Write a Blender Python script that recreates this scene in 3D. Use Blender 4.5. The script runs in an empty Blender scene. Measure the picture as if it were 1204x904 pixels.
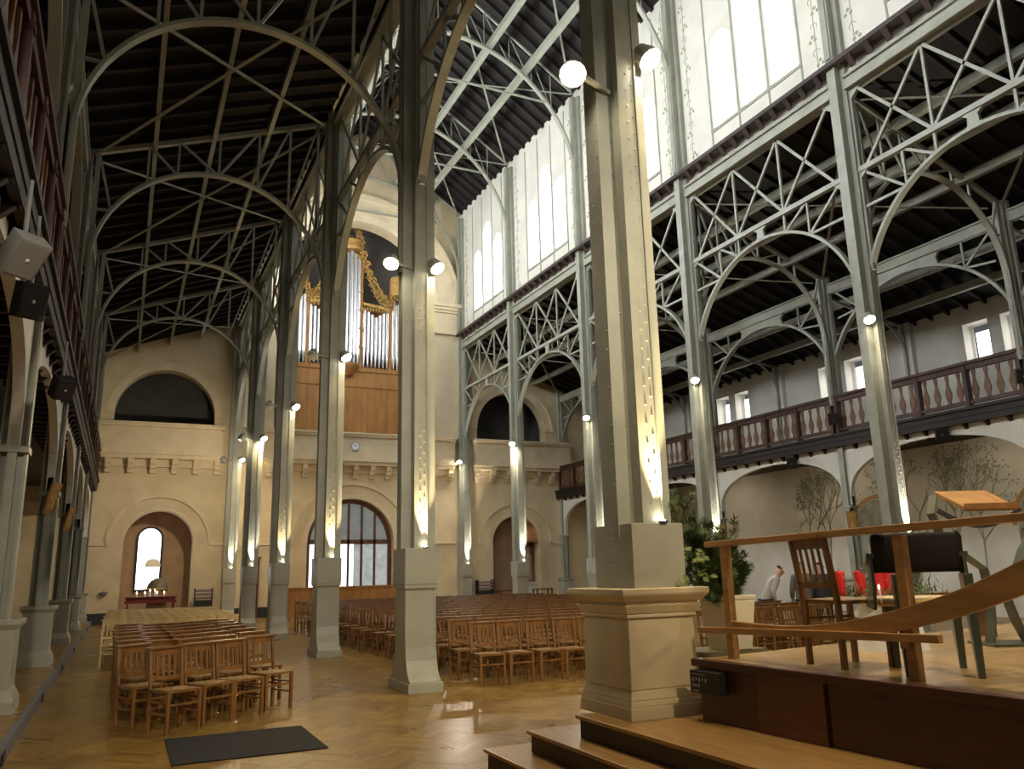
import bpy, math, random
from mathutils import Vector, Matrix, geometry
random.seed(7)
PI = math.pi
COL = bpy.context.scene.collection
CX = 9.23                       # nave axis
YC = [5.96 + 5.975 * i for i in range(5)] + [35.70]
YE = -4.0                       # where the built part of the church stops, behind the camera
YW = 36.05                      # inner face of the west wall
OFF_A, OFF_G, OFF_W = 5.21, 10.57, 14.17
ORD = ['first', 'second', 'third', 'fourth', 'fifth', 'sixth', 'seventh', 'eighth', 'ninth', 'tenth']

# ------------------------------------------------------------------ mesh helpers
class MB:
    def __init__(s): s.v = []; s.f = []; s.m = []; s.mi = 0
    def add(s, vs, fs):
        b = len(s.v); s.v += [tuple(p) for p in vs]
        for f in fs: s.f.append([i + b for i in f]); s.m.append(s.mi)
    def box(s, x0, x1, y0, y1, z0, z1):
        s.add([(x, y, z) for z in (z0, z1) for y in (y0, y1) for x in (x0, x1)],
              [(0, 2, 3, 1), (4, 5, 7, 6), (0, 1, 5, 4), (2, 6, 7, 3), (0, 4, 6, 2), (1, 3, 7, 5)])
    def frustum(s, a, b, z0, z1):           # a, b = (x0,x1,y0,y1)
        s.add([(x, y, z) for (q, z) in ((a, z0), (b, z1)) for y in q[2:] for x in q[:2]],
              [(0, 2, 3, 1), (4, 5, 7, 6), (0, 1, 5, 4), (2, 6, 7, 3), (0, 4, 6, 2), (1, 3, 7, 5)])
    def bar(s, p, q, w, h, up=(0, 0, 1)):   # w across, h along up
        p, q = Vector(p), Vector(q); d = (q - p).normalized(); u = Vector(up)
        a = d.cross(u)
        if a.length < 1e-4: a = d.cross(Vector((1, 0, 0)))
        a.normalize(); b = a.cross(d).normalized()
        vs = [e + a * i * w / 2 + b * j * h / 2 for e in (p, q) for j in (-1, 1) for i in (-1, 1)]
        s.add(vs, [(0, 1, 3, 2), (4, 6, 7, 5), (0, 4, 5, 1), (2, 3, 7, 6), (0, 2, 6, 4), (1, 5, 7, 3)])
    def ribbon(s, pts, n, w, h, closed=False):   # rectangular section swept along pts in the plane with normal n
        pts = [Vector(p) for p in pts]; n = Vector(n).normalized(); N = len(pts); vs = []
        for i, p in enumerate(pts):
            if closed: t = pts[(i + 1) % N] - pts[i - 1]
            else: t = pts[min(i + 1, N - 1)] - pts[max(i - 1, 0)]
            t.normalize(); b = n.cross(t).normalized()
            vs += [p + n * k * w / 2 + b * j * h / 2 for (k, j) in ((-1, -1), (1, -1), (1, 1), (-1, 1))]
        fs = []
        for i in range(N if closed else N - 1):
            o, q = 4 * i, 4 * ((i + 1) % N)
            for k in range(4): fs.append((o + k, o + (k + 1) % 4, q + (k + 1) % 4, q + k))
        if not closed: fs += [(3, 2, 1, 0), tuple(4 * (N - 1) + k for k in range(4))]
        s.add(vs, fs)
    def tube(s, pts, rad, n=8, cap=True):
        pts = [Vector(p) for p in pts]; N = len(pts); vs = []
        rr = rad if isinstance(rad, (list, tuple)) else [rad] * N
        a = None
        for i, p in enumerate(pts):
            t = (pts[min(i + 1, N - 1)] - pts[max(i - 1, 0)]).normalized()
            if a is None:
                a = t.orthogonal().normalized()
            a = (a - t * a.dot(t)).normalized(); b = t.cross(a)
            vs += [p + (a * math.cos(2 * PI * k / n) + b * math.sin(2 * PI * k / n)) * rr[i] for k in range(n)]
        fs = [(i * n + k, i * n + (k + 1) % n, (i + 1) * n + (k + 1) % n, (i + 1) * n + k) for i in range(N - 1) for k in range(n)]
        if cap: fs += [tuple(range(n))[::-1], tuple((N - 1) * n + k for k in range(n))]
        s.add(vs, fs)
    def lathe(s, prof, c=(0, 0, 0), n=16, axis=None):   # prof = [(r,z)]
        M = Matrix.Identity(3) if axis is None else Vector((0, 0, 1)).rotation_difference(Vector(axis)).to_matrix()
        c = Vector(c); vs = []
        for r, z in prof:
            vs += [c + M @ Vector((r * math.cos(2 * PI * k / n), r * math.sin(2 * PI * k / n), z)) for k in range(n)]
        N = len(prof)
        fs = [(i * n + k, i * n + (k + 1) % n, (i + 1) * n + (k + 1) % n, (i + 1) * n + k) for i in range(N - 1) for k in range(n)]
        fs += [tuple(range(n))[::-1], tuple((N - 1) * n + k for k in range(n))]
        s.add(vs, fs)
    def dome(s, c, n, r):                   # a rivet head
        s.lathe([(r, 0), (r * .75, r * .45), (r * .2, r * .62)], c, 6, n)
    def plate(s, outer, holes, T, depth):   # polygon with holes; T(u,v,d) -> xyz ; d from 0 to depth
        loops = [outer] + holes; vs = []; es = []
        for L in loops:
            b = len(vs); vs += [Vector(p) for p in L]; es += [(b + i, b + (i + 1) % len(L)) for i in range(len(L))]
        r = geometry.delaunay_2d_cdt(vs, es, [], 0, 1e-5)
        V, F = r[0], r[2]
        def inside(p, L):
            c = False; j = len(L) - 1
            for i in range(len(L)):
                (xi, yi), (xj, yj) = L[i], L[j]
                if (yi > p[1]) != (yj > p[1]) and p[0] < (xj - xi) * (p[1] - yi) / (yj - yi) + xi: c = not c
                j = i
            return c
        fs = []
        for f in F:
            c = sum((V[i] for i in f), Vector((0, 0))) / len(f)
            if inside(c, outer) and not any(inside(c, h) for h in holes): fs.append(f)
        n = len(V)
        A = [T(p[0], p[1], 0) for p in V] + [T(p[0], p[1], depth) for p in V]
        s.add(A, [tuple(f) for f in fs] + [tuple(i + n for i in reversed(f)) for f in fs])
        for L in loops:
            m = len(L); A = [T(p[0], p[1], d) for d in (0, depth) for p in L]
            s.add(A, [(i, (i + 1) % m, m + (i + 1) % m, m + i) for i in range(m)])
    def build(s, name, mats, parent=None, smooth=False, bevel=0):
        me = bpy.data.meshes.new(name); me.from_pydata(s.v, [], s.f)
        if not isinstance(mats, (list, tuple)): mats = [mats]
        for m in mats: me.materials.append(m)
        for p, k in zip(me.polygons, s.m): p.material_index = k
        if smooth: me.polygons.foreach_set('use_smooth', [True] * len(me.polygons))
        me.update()
        o = bpy.data.objects.new(name, me); COL.objects.link(o)
        if parent: o.parent = parent
        if bevel:
            b = o.modifiers.new('bevel', 'BEVEL'); b.width = bevel; b.segments = 2; b.limit_method = 'ANGLE'
        return o
def tag(o, label=None, cat=None, group=None, kind=None):
    if label: o['label'] = label
    if cat: o['category'] = cat
    if group: o['group'] = group
    if kind: o['kind'] = kind
    return o
def thing(name, label, cat, loc=(0, 0, 0), rz=0, group=None, kind='thing'):
    o = bpy.data.objects.new(name, None); COL.objects.link(o); o.empty_display_size = .1
    o.location = loc; o.rotation_euler = (0, 0, rz)
    return tag(o, label, cat, group, kind)
def struct(name, mb, m, label, cat, **k):
    return tag(mb.build(name, m, **k), label, cat, None, 'structure')
def dup(root, loc=None, rz=None, label=None, group=None):
    r = root.copy(); COL.objects.link(r)
    if loc is not None: r.location = loc
    if rz is not None: r.rotation_euler = (0, 0, rz)
    if label: r['label'] = label
    if group: r['group'] = group
    for ch in list(root.children):
        c = ch.copy(); COL.objects.link(c); c.parent = r
        for g in ch.children:
            d = g.copy(); COL.objects.link(d); d.parent = c
    return r
def arc(cx, cz, r, a0=0, a1=PI, n=24, rz=None):
    return [(cx + r * math.cos(a0 + (a1 - a0) * i / n), cz + (rz or r) * math.sin(a0 + (a1 - a0) * i / n)) for i in range(n + 1)]
def arch_hole(cx, hw, z0, spring, rz=None, n=24):
    return [(cx - hw, z0), (cx + hw, z0)] + arc(cx, spring, hw, 0, PI, n, rz)
def sx(side, off): return CX + side * off

# ------------------------------------------------------------------ materials
def mat(name, col, rough=.6, metal=0, var=0, scale=4, stretch=(1, 1, 1), bump=0, col2=None, emit=None, strength=0):
    m = bpy.data.materials.new(name); m.use_nodes = True; nt = m.node_tree; b = nt.nodes['Principled BSDF']
    b.inputs['Roughness'].default_value = rough; b.inputs['Metallic'].default_value = metal
    b.inputs['Base Color'].default_value = (*col, 1)
    if var or bump:
        tc = nt.nodes.new('ShaderNodeTexCoord'); mp = nt.nodes.new('ShaderNodeMapping'); mp.inputs['Scale'].default_value = stretch
        nz = nt.nodes.new('ShaderNodeTexNoise'); nz.inputs['Scale'].default_value = scale; nz.inputs['Detail'].default_value = 6
        nt.links.new(tc.outputs['Object'], mp.inputs['Vector']); nt.links.new(mp.outputs['Vector'], nz.inputs['Vector'])
        if var:
            rp = nt.nodes.new('ShaderNodeValToRGB'); c2 = col2 or tuple(c * (1 - var) for c in col)
            rp.color_ramp.elements[0].position = .35; rp.color_ramp.elements[1].position = .65
            rp.color_ramp.elements[0].color = (*c2, 1); rp.color_ramp.elements[1].color = (*col, 1)
            nt.links.new(nz.outputs['Fac'], rp.inputs['Fac']); nt.links.new(rp.outputs['Color'], b.inputs['Base Color'])
        if bump:
            bp = nt.nodes.new('ShaderNodeBump'); bp.inputs['Strength'].default_value = bump; bp.inputs['Distance'].default_value = .02
            nt.links.new(nz.outputs['Fac'], bp.inputs['Height']); nt.links.new(bp.outputs['Normal'], b.inputs['Normal'])
    if emit:
        b.inputs['Emission Color'].default_value = (*emit, 1); b.inputs['Emission Strength'].default_value = strength
    return m
def brick_mat(name, c1, c2, mortar, w, h, rough, rot=(0, 0, 0), msize=.01, gloss_var=False):
    m = bpy.data.materials.new(name); m.use_nodes = True; nt = m.node_tree; b = nt.nodes['Principled BSDF']
    tc = nt.nodes.new('ShaderNodeTexCoord'); mp = nt.nodes.new('ShaderNodeMapping'); mp.inputs['Rotation'].default_value = rot
    br = nt.nodes.new('ShaderNodeTexBrick'); br.inputs['Scale'].default_value = 1
    br.inputs['Color1'].default_value = (*c1, 1); br.inputs['Color2'].default_value = (*c2, 1); br.inputs['Mortar'].default_value = (*mortar, 1)
    br.inputs['Mortar Size'].default_value = msize; br.inputs['Brick Width'].default_value = w; br.inputs['Row Height'].default_value = h
    nz = nt.nodes.new('ShaderNodeTexNoise'); nz.inputs['Scale'].default_value = 1.3; nz.inputs['Detail'].default_value = 5
    mx = nt.nodes.new('ShaderNodeMix'); mx.data_type = 'RGBA'; mx.blend_type = 'MULTIPLY'; mx.inputs[0].default_value = .45
    rp = nt.nodes.new('ShaderNodeValToRGB'); rp.color_ramp.elements[0].position = .3; rp.color_ramp.elements[1].position = .7
    rp.color_ramp.elements[0].color = (.6, .57, .5, 1)
    L = nt.links.new
    L(tc.outputs['Object'], mp.inputs['Vector']); L(mp.outputs['Vector'], br.inputs['Vector']); L(tc.outputs['Object'], nz.inputs['Vector'])
    L(nz.outputs['Fac'], rp.inputs['Fac']); L(br.outputs['Color'], mx.inputs[6]); L(rp.outputs['Color'], mx.inputs[7]); L(mx.outputs[2], b.inputs['Base Color'])
    b.inputs['Roughness'].default_value = rough
    return m
def parquet_mat(name, c1, c2, rough):
    # herringbone-like parquet: two block patterns at +-45 degrees alternating in strips
    m = bpy.data.materials.new(name); m.use_nodes = True; nt = m.node_tree; b = nt.nodes['Principled BSDF']; L = nt.links.new
    tc = nt.nodes.new('ShaderNodeTexCoord'); cols = []
    for a in (45, -45):
        mp = nt.nodes.new('ShaderNodeMapping'); mp.inputs['Rotation'].default_value = (0, 0, math.radians(a))
        br = nt.nodes.new('ShaderNodeTexBrick'); br.inputs['Scale'].default_value = 1; br.offset = 0
        br.inputs['Color1'].default_value = (*c1, 1); br.inputs['Color2'].default_value = (*c2, 1)
        br.inputs['Mortar'].default_value = tuple(c * .45 for c in c2) + (1,)
        br.inputs['Mortar Size'].default_value = .003; br.inputs['Brick Width'].default_value = .6; br.inputs['Row Height'].default_value = .09
        L(tc.outputs['Object'], mp.inputs['Vector']); L(mp.outputs['Vector'], br.inputs['Vector']); cols.append(br)
    sep = nt.nodes.new('ShaderNodeSeparateXYZ'); L(tc.outputs['Object'], sep.inputs[0])
    ml = nt.nodes.new('ShaderNodeMath'); ml.operation = 'MULTIPLY'; ml.inputs[1].default_value = 1 / .85; L(sep.outputs['X'], ml.inputs[0])
    fr = nt.nodes.new('ShaderNodeMath'); fr.operation = 'FRACT'; L(ml.outputs[0], fr.inputs[0])
    gt = nt.nodes.new('ShaderNodeMath'); gt.operation = 'GREATER_THAN'; gt.inputs[1].default_value = .5; L(fr.outputs[0], gt.inputs[0])
    mx = nt.nodes.new('ShaderNodeMix'); mx.data_type = 'RGBA'; L(gt.outputs[0], mx.inputs[0]); L(cols[0].outputs['Color'], mx.inputs[6]); L(cols[1].outputs['Color'], mx.inputs[7])
    nz = nt.nodes.new('ShaderNodeTexNoise'); nz.inputs['Scale'].default_value = 1.1; nz.inputs['Detail'].default_value = 6; L(tc.outputs['Object'], nz.inputs['Vector'])
    rp = nt.nodes.new('ShaderNodeValToRGB'); rp.color_ramp.elements[0].position = .3; rp.color_ramp.elements[0].color = (.55, .5, .45, 1); rp.color_ramp.elements[1].position = .7
    L(nz.outputs['Fac'], rp.inputs['Fac'])
    m2 = nt.nodes.new('ShaderNodeMix'); m2.data_type = 'RGBA'; m2.blend_type = 'MULTIPLY'; m2.inputs[0].default_value = .6
    L(mx.outputs[2], m2.inputs[6]); L(rp.outputs['Color'], m2.inputs[7]); L(m2.outputs[2], b.inputs['Base Color'])
    rr = nt.nodes.new('ShaderNodeMapRange'); rr.inputs['To Min'].default_value = rough - .1; rr.inputs['To Max'].default_value = rough + .15
    b.inputs['Specular IOR Level'].default_value = .13
    L(nz.outputs['Fac'], rr.inputs['Value']); L(rr.outputs['Result'], b.inputs['Roughness'])
    return m
WOODG = (1, 1, 12)
IRON = mat('painted_iron', (.35, .355, .285), .42, 0, .18, 2.5)
IRONB = mat('painted_iron_pedestal', (.41, .40, .32), .3, 0, .15, 2)
PLAST = brick_mat('cream_stone', (.72, .59, .38), (.705, .578, .372), (.66, .54, .35), 1.1, .55, .8, (PI / 2, 0, 0), .008)
PLAST2 = mat('cream_moulding', (.72, .60, .40), .75, 0, .12, 2)
WHITE = mat('white_plaster', (.72, .69, .61), .85, 0, .12, 1.2)
PINK = mat('tan_plaster', (.46, .31, .19), .85, 0, .15, 2)
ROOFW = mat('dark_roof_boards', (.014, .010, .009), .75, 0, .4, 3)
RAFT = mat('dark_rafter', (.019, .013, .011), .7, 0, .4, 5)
REDW = mat('dark_red_wood', (.075, .022, .014), .45, 0, .5, 6, (1, 1, .3))
REDL = mat('brown_baluster_wood', (.20, .092, .038), .5, 0, .4, 6)
CORN = mat('brown_cornice_wood', (.050, .028, .024), .5, 0, .4, 5)
GALSHADE = mat('shade_dark_gallery_wood', (.016, .008, .007), .6, 0, .4, 5)  # near-black colour carries the shade under the gallery front and its brackets
CHAIR = mat('chair_wood', (.25, .115, .03), .35, 0, .35, 9, (1, 1, .2))
RUSH = mat('rush_seat', (.38, .23, .08), .6, 0, .45, 60, (1, .15, 1), .3)
PALE = mat('pale_straw_wood', (.80, .60, .27), .5, 0, .25, 8)
ORGW = mat('organ_oak', (.44, .205, .052), .45, 0, .3, 4, (1, 1, .2))
GOLD = mat('carved_gilt_wood', (.62, .36, .10), .4, 0, .5, 12, (1, 1, 1), .5)
PIPE = mat('tin_pipe', (.86, .87, .90), .22, .75)
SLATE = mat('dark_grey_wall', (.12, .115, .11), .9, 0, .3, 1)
FLOOR = parquet_mat('oak_parquet', (.345, .215, .056), (.215, .122, .027), .28)
STAGE = mat('stage_boards', (.56, .38, .17), .25, 0, .3, 3, (.5, 6, 1))
TREAD = mat('step_tread_oak', (.42, .25, .09), .3, 0, .35, 5, (6, .5, 1))
STFACE = mat('stage_front_mahogany', (.085, .026, .010), .35, 0, .35, 4, (1, 1, 6))
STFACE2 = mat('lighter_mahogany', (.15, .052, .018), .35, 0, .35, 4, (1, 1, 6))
RISER = mat('dark_riser_wood', (.03, .014, .009), .45, 0, .3, 5)
RAILW = mat('rail_oak', (.47, .25, .085), .38, 0, .3, 5, (3, .6, 3))
STONE = mat('cream_pedestal_stone', (.70, .60, .40), .7, 0, .14, 3, (1, 1, 1), .15)
BLACKM = mat('black_mat', (.009, .008, .007), .95, 0, .3, 30)
BLACK = mat('black_plastic', (.015, .015, .016), .5)
GREYP = mat('grey_speaker_case', (.19, .19, .18), .6)
CLOTHB = mat('black_upholstery', (.012, .012, .014), .8)
GREENM = mat('green_lacquered_metal', (.10, .125, .085), .3, .3, .3, 5)
LEAF = mat('fir_needles', (.10, .17, .045), .6, 0, .6, 8)
LEAF2 = mat('pale_leaves', (.22, .27, .07), .6, 0, .4, 8)
POTM = mat('cream_pot', (.72, .66, .50), .6, 0, .1, 4)
RED = mat('red_wax', (.62, .025, .03), .45)
MARK = mat('white_marking', (.55, .55, .52), .6)
GREYF = mat('clock_rim', (.35, .37, .42), .4, .3)
FACE = mat('clock_face', (.8, .82, .85), .5)
SKIN = mat('skin', (.55, .34, .25), .6)
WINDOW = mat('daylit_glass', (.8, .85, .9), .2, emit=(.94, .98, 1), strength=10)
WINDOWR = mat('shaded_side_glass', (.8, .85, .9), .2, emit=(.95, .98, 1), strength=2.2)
WINLOW = mat('daylit_side_glass', (.8, .85, .9), .2, emit=(1, .99, .97), strength=1.8)
DOORG = mat('daylit_door_glass', (.7, .75, .85), .2, emit=(.93, .96, 1), strength=1.1)
def stained(name, strength):
    m = mat(name, (.2, .22, .24), .3); nt = m.node_tree; b = nt.nodes['Principled BSDF']
    vo = nt.nodes.new('ShaderNodeTexVoronoi'); vo.inputs['Scale'].default_value = 9
    rp = nt.nodes.new('ShaderNodeValToRGB'); rp.color_ramp.elements[0].color = (.30, .36, .40, 1); rp.color_ramp.elements[1].color = (.62, .68, .62, 1)
    nt.links.new(vo.outputs['Color'], rp.inputs['Fac']); nt.links.new(rp.outputs['Color'], b.inputs['Emission Color']); b.inputs['Emission Strength'].default_value = strength
    return m
STAIN = stained('stained_fanlight', .085)
BULB = mat('lit_lamp_lens', (1, .95, .8), .3, emit=(1, .90, .70), strength=60)
FLAME = mat('candle_flame', (1, .8, .4), .3, emit=(1, .75, .4), strength=9)
SHADE = mat('lit_lampshade', (.35, .29, .15), .6, emit=(1, .85, .5), strength=.16)
VINE = mat('painted_vine', (.30, .31, .21), .9)
OCHRE = mat('painted_ochre', (.42, .24, .10), .85)
TEAL = mat('painted_teal', (.10, .17, .19), .85)
DKRED = mat('dark_red_cloth', (.16, .02, .02), .7)

# ------------------------------------------------------------------ setting: floor, walls, roofs
b = MB(); b.box(-9, 28, YE, 39, -.2, 0)
struct('floor', b, FLOOR, 'glossy herringbone oak parquet floor under the chairs and columns', 'floor')
b = MB(); b.box(-5, -.93, YE, YW, 0, .15)
struct('floor_dais', b, FLOOR, 'low raised parquet strip along the left plinths', 'floor')
b = MB(); b.box(-.93, -.86, YE, YW, 0, .15)
k = struct('trim_1', b, mat('blue_grey_kerb', (.14, .145, .16), .5), 'blue-grey kerb edging the raised strip at left', 'trim')
for i in range(6):
    q = MB(); y = 9.2 + 4.4 * i; q.box(-.86, -.84, y, y + .22, .02, .12); q.build('floor_light', BLACK, k)

def roof_z(off): return 12.6 - .37 * (off - 5.67)
# west wall outline
wallW = MB()
xl, xr = sx(-1, OFF_W), sx(1, OFF_W)
outer = [(xl, 0), (xr, 0), (xr, roof_z(OFF_W) + .3), (sx(1, 5.3), roof_z(5.3) + .3), (sx(1, 5.3), 19.7), (CX, 23.3), (sx(-1, 5.3), 19.7), (sx(-1, 5.3), roof_z(5.3) + .3), (xl, roof_z(OFF_W) + .3)]
NL, NR, DX = 1.31, 17.29, 9.17
holes = [arch_hole(NL, 1.29, .02, 3.08), arch_hole(NR, 1.26, .02, 2.98), arch_hole(DX, 1.95, .02, 3.02),
         arch_hole(1.22, 1.93, 7.75, 8.3), arch_hole(17.16, 1.88, 7.9, 8.5),
         arch_hole(CX, 3.67, 7.75, 14.6, n=32)]
wallW.plate(outer, holes, lambda u, v, d: (u, YW + d, v), .6)
ww = struct('wall_west', wallW, PLAST, 'cream stone west wall with round arches behind the organ', 'wall')
tr = MB()
def ring(mb, cx, cz, r0, r1, y0, y1, a0=0, a1=PI, n=32):
    mb.ribbon([(x, (y0 + y1) / 2, z) for x, z in arc(cx, cz, (r0 + r1) / 2, a0, a1, n)], (0, 1, 0), abs(y1 - y0), r1 - r0)
for cx, sp, xa, xb in ((NL, 3.03, -1.9, 3.9), (NR, 2.95, 14.6, 20.2)):
    ring(tr, cx, sp, 1.85, 1.97, YW - .07, YW)
    tr.box(xa, cx - 1.85, YW - .07, YW, sp - .06, sp + .05); tr.box(cx + 1.85, xb, YW - .07, YW, sp - .06, sp + .05)
    ring(tr, cx, sp + .06, 1.30, 1.42, YW - .025, YW)
ring(tr, DX, 3.02, 2.55, 2.68, YW - .08, YW); ring(tr, DX, 3.02, 1.95, 2.15, YW - .03, YW)
tr.box(4.4, DX - 2.55, YW - .07, YW, 2.95, 3.06); tr.box(DX + 2.55, 14.1, YW - .07, YW, 2.95, 3.06)
ring(tr, 1.22, 8.3, 1.93, 2.25, YW - .04, YW); ring(tr, 17.16, 8.5, 1.88, 2.22, YW - .06, YW)
ring(tr, 17.16, 8.5, 2.22, 2.32, YW - .12, YW)
tr.build('arch_moulding', PLAST2, ww)
# great organ arch: piers, capitals, archivolt
ga = MB()
ring(ga, CX, 14.58, 3.67, 5.0, YW - .3, YW + .02); ring(ga, CX, 14.58, 4.85, 5.08, YW - .4, YW - .02); ring(ga, CX, 14.58, 3.95, 4.05, YW - .33, YW - .02)
for s in (-1, 1):
    a, c = sorted((CX + s * 3.67, CX + s * 5.03))
    ga.box(a, c, YW - .3, YW + .02, 7.9, 13.0)
    for z0, z1, e in ((13.0, 13.12, .16), (13.12, 13.2, .08), (13.2, 14.12, .02), (14.12, 14.25, .10), (14.25, 14.4, .18), (14.4, 14.58, .26)):
        ga.box(a - e, c + e * .3, YW - .3 - e, YW + .02, z0, z1)
ga.build('organ_arch', PLAST2, ww)
# balconies
for nm, x0, x1, lab in (('trim_2', -1.75, 3.48, 'left'), ('trim_3', 4.55, 13.92, 'centre'), ('trim_4', 15.02, 20.2, 'right')):
    q = MB(); q.box(x0, x1, YW - .5, YW, 6.68, 7.72); q.box(x0 - .05, x1 + .05, YW - .6, YW, 7.70, 7.80); q.box(x0 - .09, x1 + .09, YW - .66, YW, 7.80, 7.88)
    q.box(x0 - .06, x1 + .06, YW - .58, YW, 6.58, 6.68); q.box(x0 - .02, x1 + .02, YW - .48, YW, 6.42, 6.58)
    q.box(x0 + .05, x1 - .05, YW - .12, YW, 6.12, 6.42)
    n = round((x1 - x0 - .3) / .78); w = (x1 - x0 - .3) / n
    for i in range(n + 1):
        x = x0 + .15 + w * i
        q.box(x - .11, x + .11, YW - .42, YW, 6.2, 6.42); q.box(x - .11, x + .11, YW - .3, YW, 6.03, 6.2); q.box(x - .11, x + .11, YW - .17, YW, 5.86, 6.03)
    struct(nm, q, PLAST2, 'cream stone balcony on corbels across the %s of the west wall' % lab, 'balcony')
# rooms behind the openings
q = MB()
for cx, w in ((NL, 1.6), (NR, 1.6)):
    q.box(cx - w, cx + w, YW + 1.5, YW + 1.6, 0, 5); q.box(cx - w - .1, cx - w, YW + .6, YW + 1.6, 0, 5); q.box(cx + w, cx + w + .1, YW + .6, YW + 1.6, 0, 5); q.box(cx - w, cx + w, YW + .6, YW + 1.6, 5, 5.1)
struct('wall_alcove', q, PINK, 'tan plaster lining of the two small west alcoves', 'wall')
q = MB()
for cx in (1.22, 17.16):
    q.box(cx - 2.3, cx + 2.3, YW + 2.5, YW + 2.6, 7, 11); q.box(cx - 2.4, cx - 2.3, YW + .6, YW + 2.6, 7, 11); q.box(cx + 2.3, cx + 2.4, YW + .6, YW + 2.6, 7, 11)
    q.box(cx - 2.3, cx + 2.3, YW + .6, YW + 2.6, 11, 11.1); q.box(cx - 2.3, cx + 2.3, YW + .6, YW + 2.6, 7.1, 7.2)
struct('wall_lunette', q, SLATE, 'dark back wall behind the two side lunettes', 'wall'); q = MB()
q.box(CX - 4.6, CX + 4.6, YW + 4, YW + 4.1, 7, 19.5); q.box(CX - 4.7, CX - 4.6, YW + .6, YW + 4.1, 7, 19.5); q.box(CX + 4.6, CX + 4.7, YW + .6, YW + 4.1, 7, 19.5)
q.box(CX - 4.6, CX + 4.6, YW + .6, YW + 4.1, 19.4, 19.5); q.box(CX - 4.6, CX + 4.6, YW + .6, YW + 4.1, 7.0, 7.7)
struct('wall_loft', q, mat('grey_loft_wall', (.34, .32, .30), .9, 0, .2, 1), 'grey back wall of the organ loft', 'wall')
q = MB(); q.box(-1.9, .0, YW - .03, YW, 0, .42); q.box(2.62, 7.2, YW - .03, YW, 0, .42); q.box(11.14, 16, YW - .03, YW, 0, .42); q.box(18.6, 23, YW - .03, YW, 0, .42)
struct('baseboard_west', q, BLACK, 'dark baseboard along the foot of the west wall', 'baseboard')

# outer side walls, with gallery windows in pairs on both sides
wn = [0]
def window(cx, hw, z0, spring, T, m, label, rz=None, lancet=True):
    wn[0] += 1
    q = MB(); L = arch_hole(cx, hw, z0, spring, rz, 14) if lancet else [(cx - hw, z0), (cx + hw, z0), (cx + hw, spring), (cx - hw, spring)]
    q.plate(L, [], T, .02)
    return tag(q.build('window_%d' % wn[0], m), label, 'window', None, 'structure')
for s, nm in ((-1, 'left'), (1, 'right')):
    X = sx(s, OFF_W); q = MB(); hl = []
    for i in range(4):
        ym = (YC[i] + YC[i + 1]) / 2
        for dy in ((-.62, .62) if s > 0 else ()): hl.append([(ym + dy - .42, 7.55), (ym + dy + .42, 7.55), (ym + dy + .42, 8.85), (ym + dy - .42, 8.85)])
    q.plate([(YE, 0), (YW, 0), (YW, roof_z(OFF_W) + .2), (YE, roof_z(OFF_W) + .2)], hl, lambda u, v, d, X=X, s=s: (X + s * d, u, v), .55)
    w = struct('wall_' + nm, q, WHITE, 'white plaster outer wall of the %s aisle behind the gallery' % nm, 'wall')
    q = MB()
    for i in range(5):
        q.box(min(X, X - s * .18), max(X, X - s * .18), YC[i] - .2, YC[i] + .2, 5.4, roof_z(OFF_W))
    q.build('pilaster', WHITE, w)
    for i in range(4):
        ym = (YC[i] + YC[i + 1]) / 2
        for dy, ln in (((-.62, 'nearer'), (.62, 'farther')) if s > 0 else ()):
            window(ym + dy, .27, 7.62, 8.6, lambda u, v, d, X=X, s=s: (X + s * (.4 + d), u, v), WINLOW, '%s square window of the %s pair behind the %s gallery' % (ln, ORD[i], nm), lancet=False)

# clerestory walls with triple lancets
for s, nm in ((1, 'right'), (-1, 'left')):
    X = sx(s, OFF_A + .02); q = MB(); hl = []; spec = []
    for i in range(5):
        ym = (YC[i] + YC[i + 1]) / 2 - .2
        for k, (sp, rz) in enumerate(((16.15, .62), (17.1, .72), (16.15, .62))):
            cy = ym + (k - 1) * 1.15
            hl.append(arch_hole(cy, .47, 13.85, sp, rz, 14)); spec.append((cy, sp, rz, i, k))
    q.plate([(YE, 12.6), (YW + .3, 12.6), (YW + .3, 19.65), (YE, 19.65)], hl, lambda u, v, d, X=X, s=s: (X + s * d, u, v), .22)
    w = struct('wall_clerestory_' + nm, q, WHITE, 'white %s clerestory wall pierced by triple lancets' % nm, 'wall')
    q = MB()
    for i in range(5):
        ym = (YC[i] + YC[i + 1]) / 2 - .2
        for k in range(4):
            y = ym + (k - 1.5) * 1.15; q.box(X - .02, X + .02, y - .025, y + .025, 13.0, 19.3)
        q.box(X - .03, X + .03, ym - 1.75, ym + 1.75, 13.76, 13.86)
    q.build('glazing_bar', IRON, w)
    q = MB()
    for i in range(6):
        for d in (-.55, .55):
            y = YC[i] + d
            if y > YW: continue
            q.bar((X - s * .004, y, 13.2), (X - s * .004, y, 19.2), .02, .006, (1, 0, 0))
            for j in range(8):
                z = 13.5 + .72 * j
                for (a, c) in ((0, .09), (.08, -.02), (-.08, -.02)):
                    q.lathe([(.055, 0), (.05, .004)], (X - s * .002, y + a + (.08 if j % 2 else -.08), z + c), 6, (-s, 0, 0))
                q.ribbon([(X - s * .004, y + .1 * math.cos(t) * (1 if j % 2 else -1), z + .33 + .1 * math.sin(t)) for t in [k * .5 for k in range(9)]], (1, 0, 0), .006, .016)
    q.build('stencil_border', VINE, w)
    for cy, sp, rz, i, k in spec:
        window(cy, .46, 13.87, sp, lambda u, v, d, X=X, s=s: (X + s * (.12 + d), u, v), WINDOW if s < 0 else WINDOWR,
               '%s lancet of the %s daylit triplet in the %s clerestory' % (('near side', 'tall middle', 'far side')[k], ORD[i], nm), rz)

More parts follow.
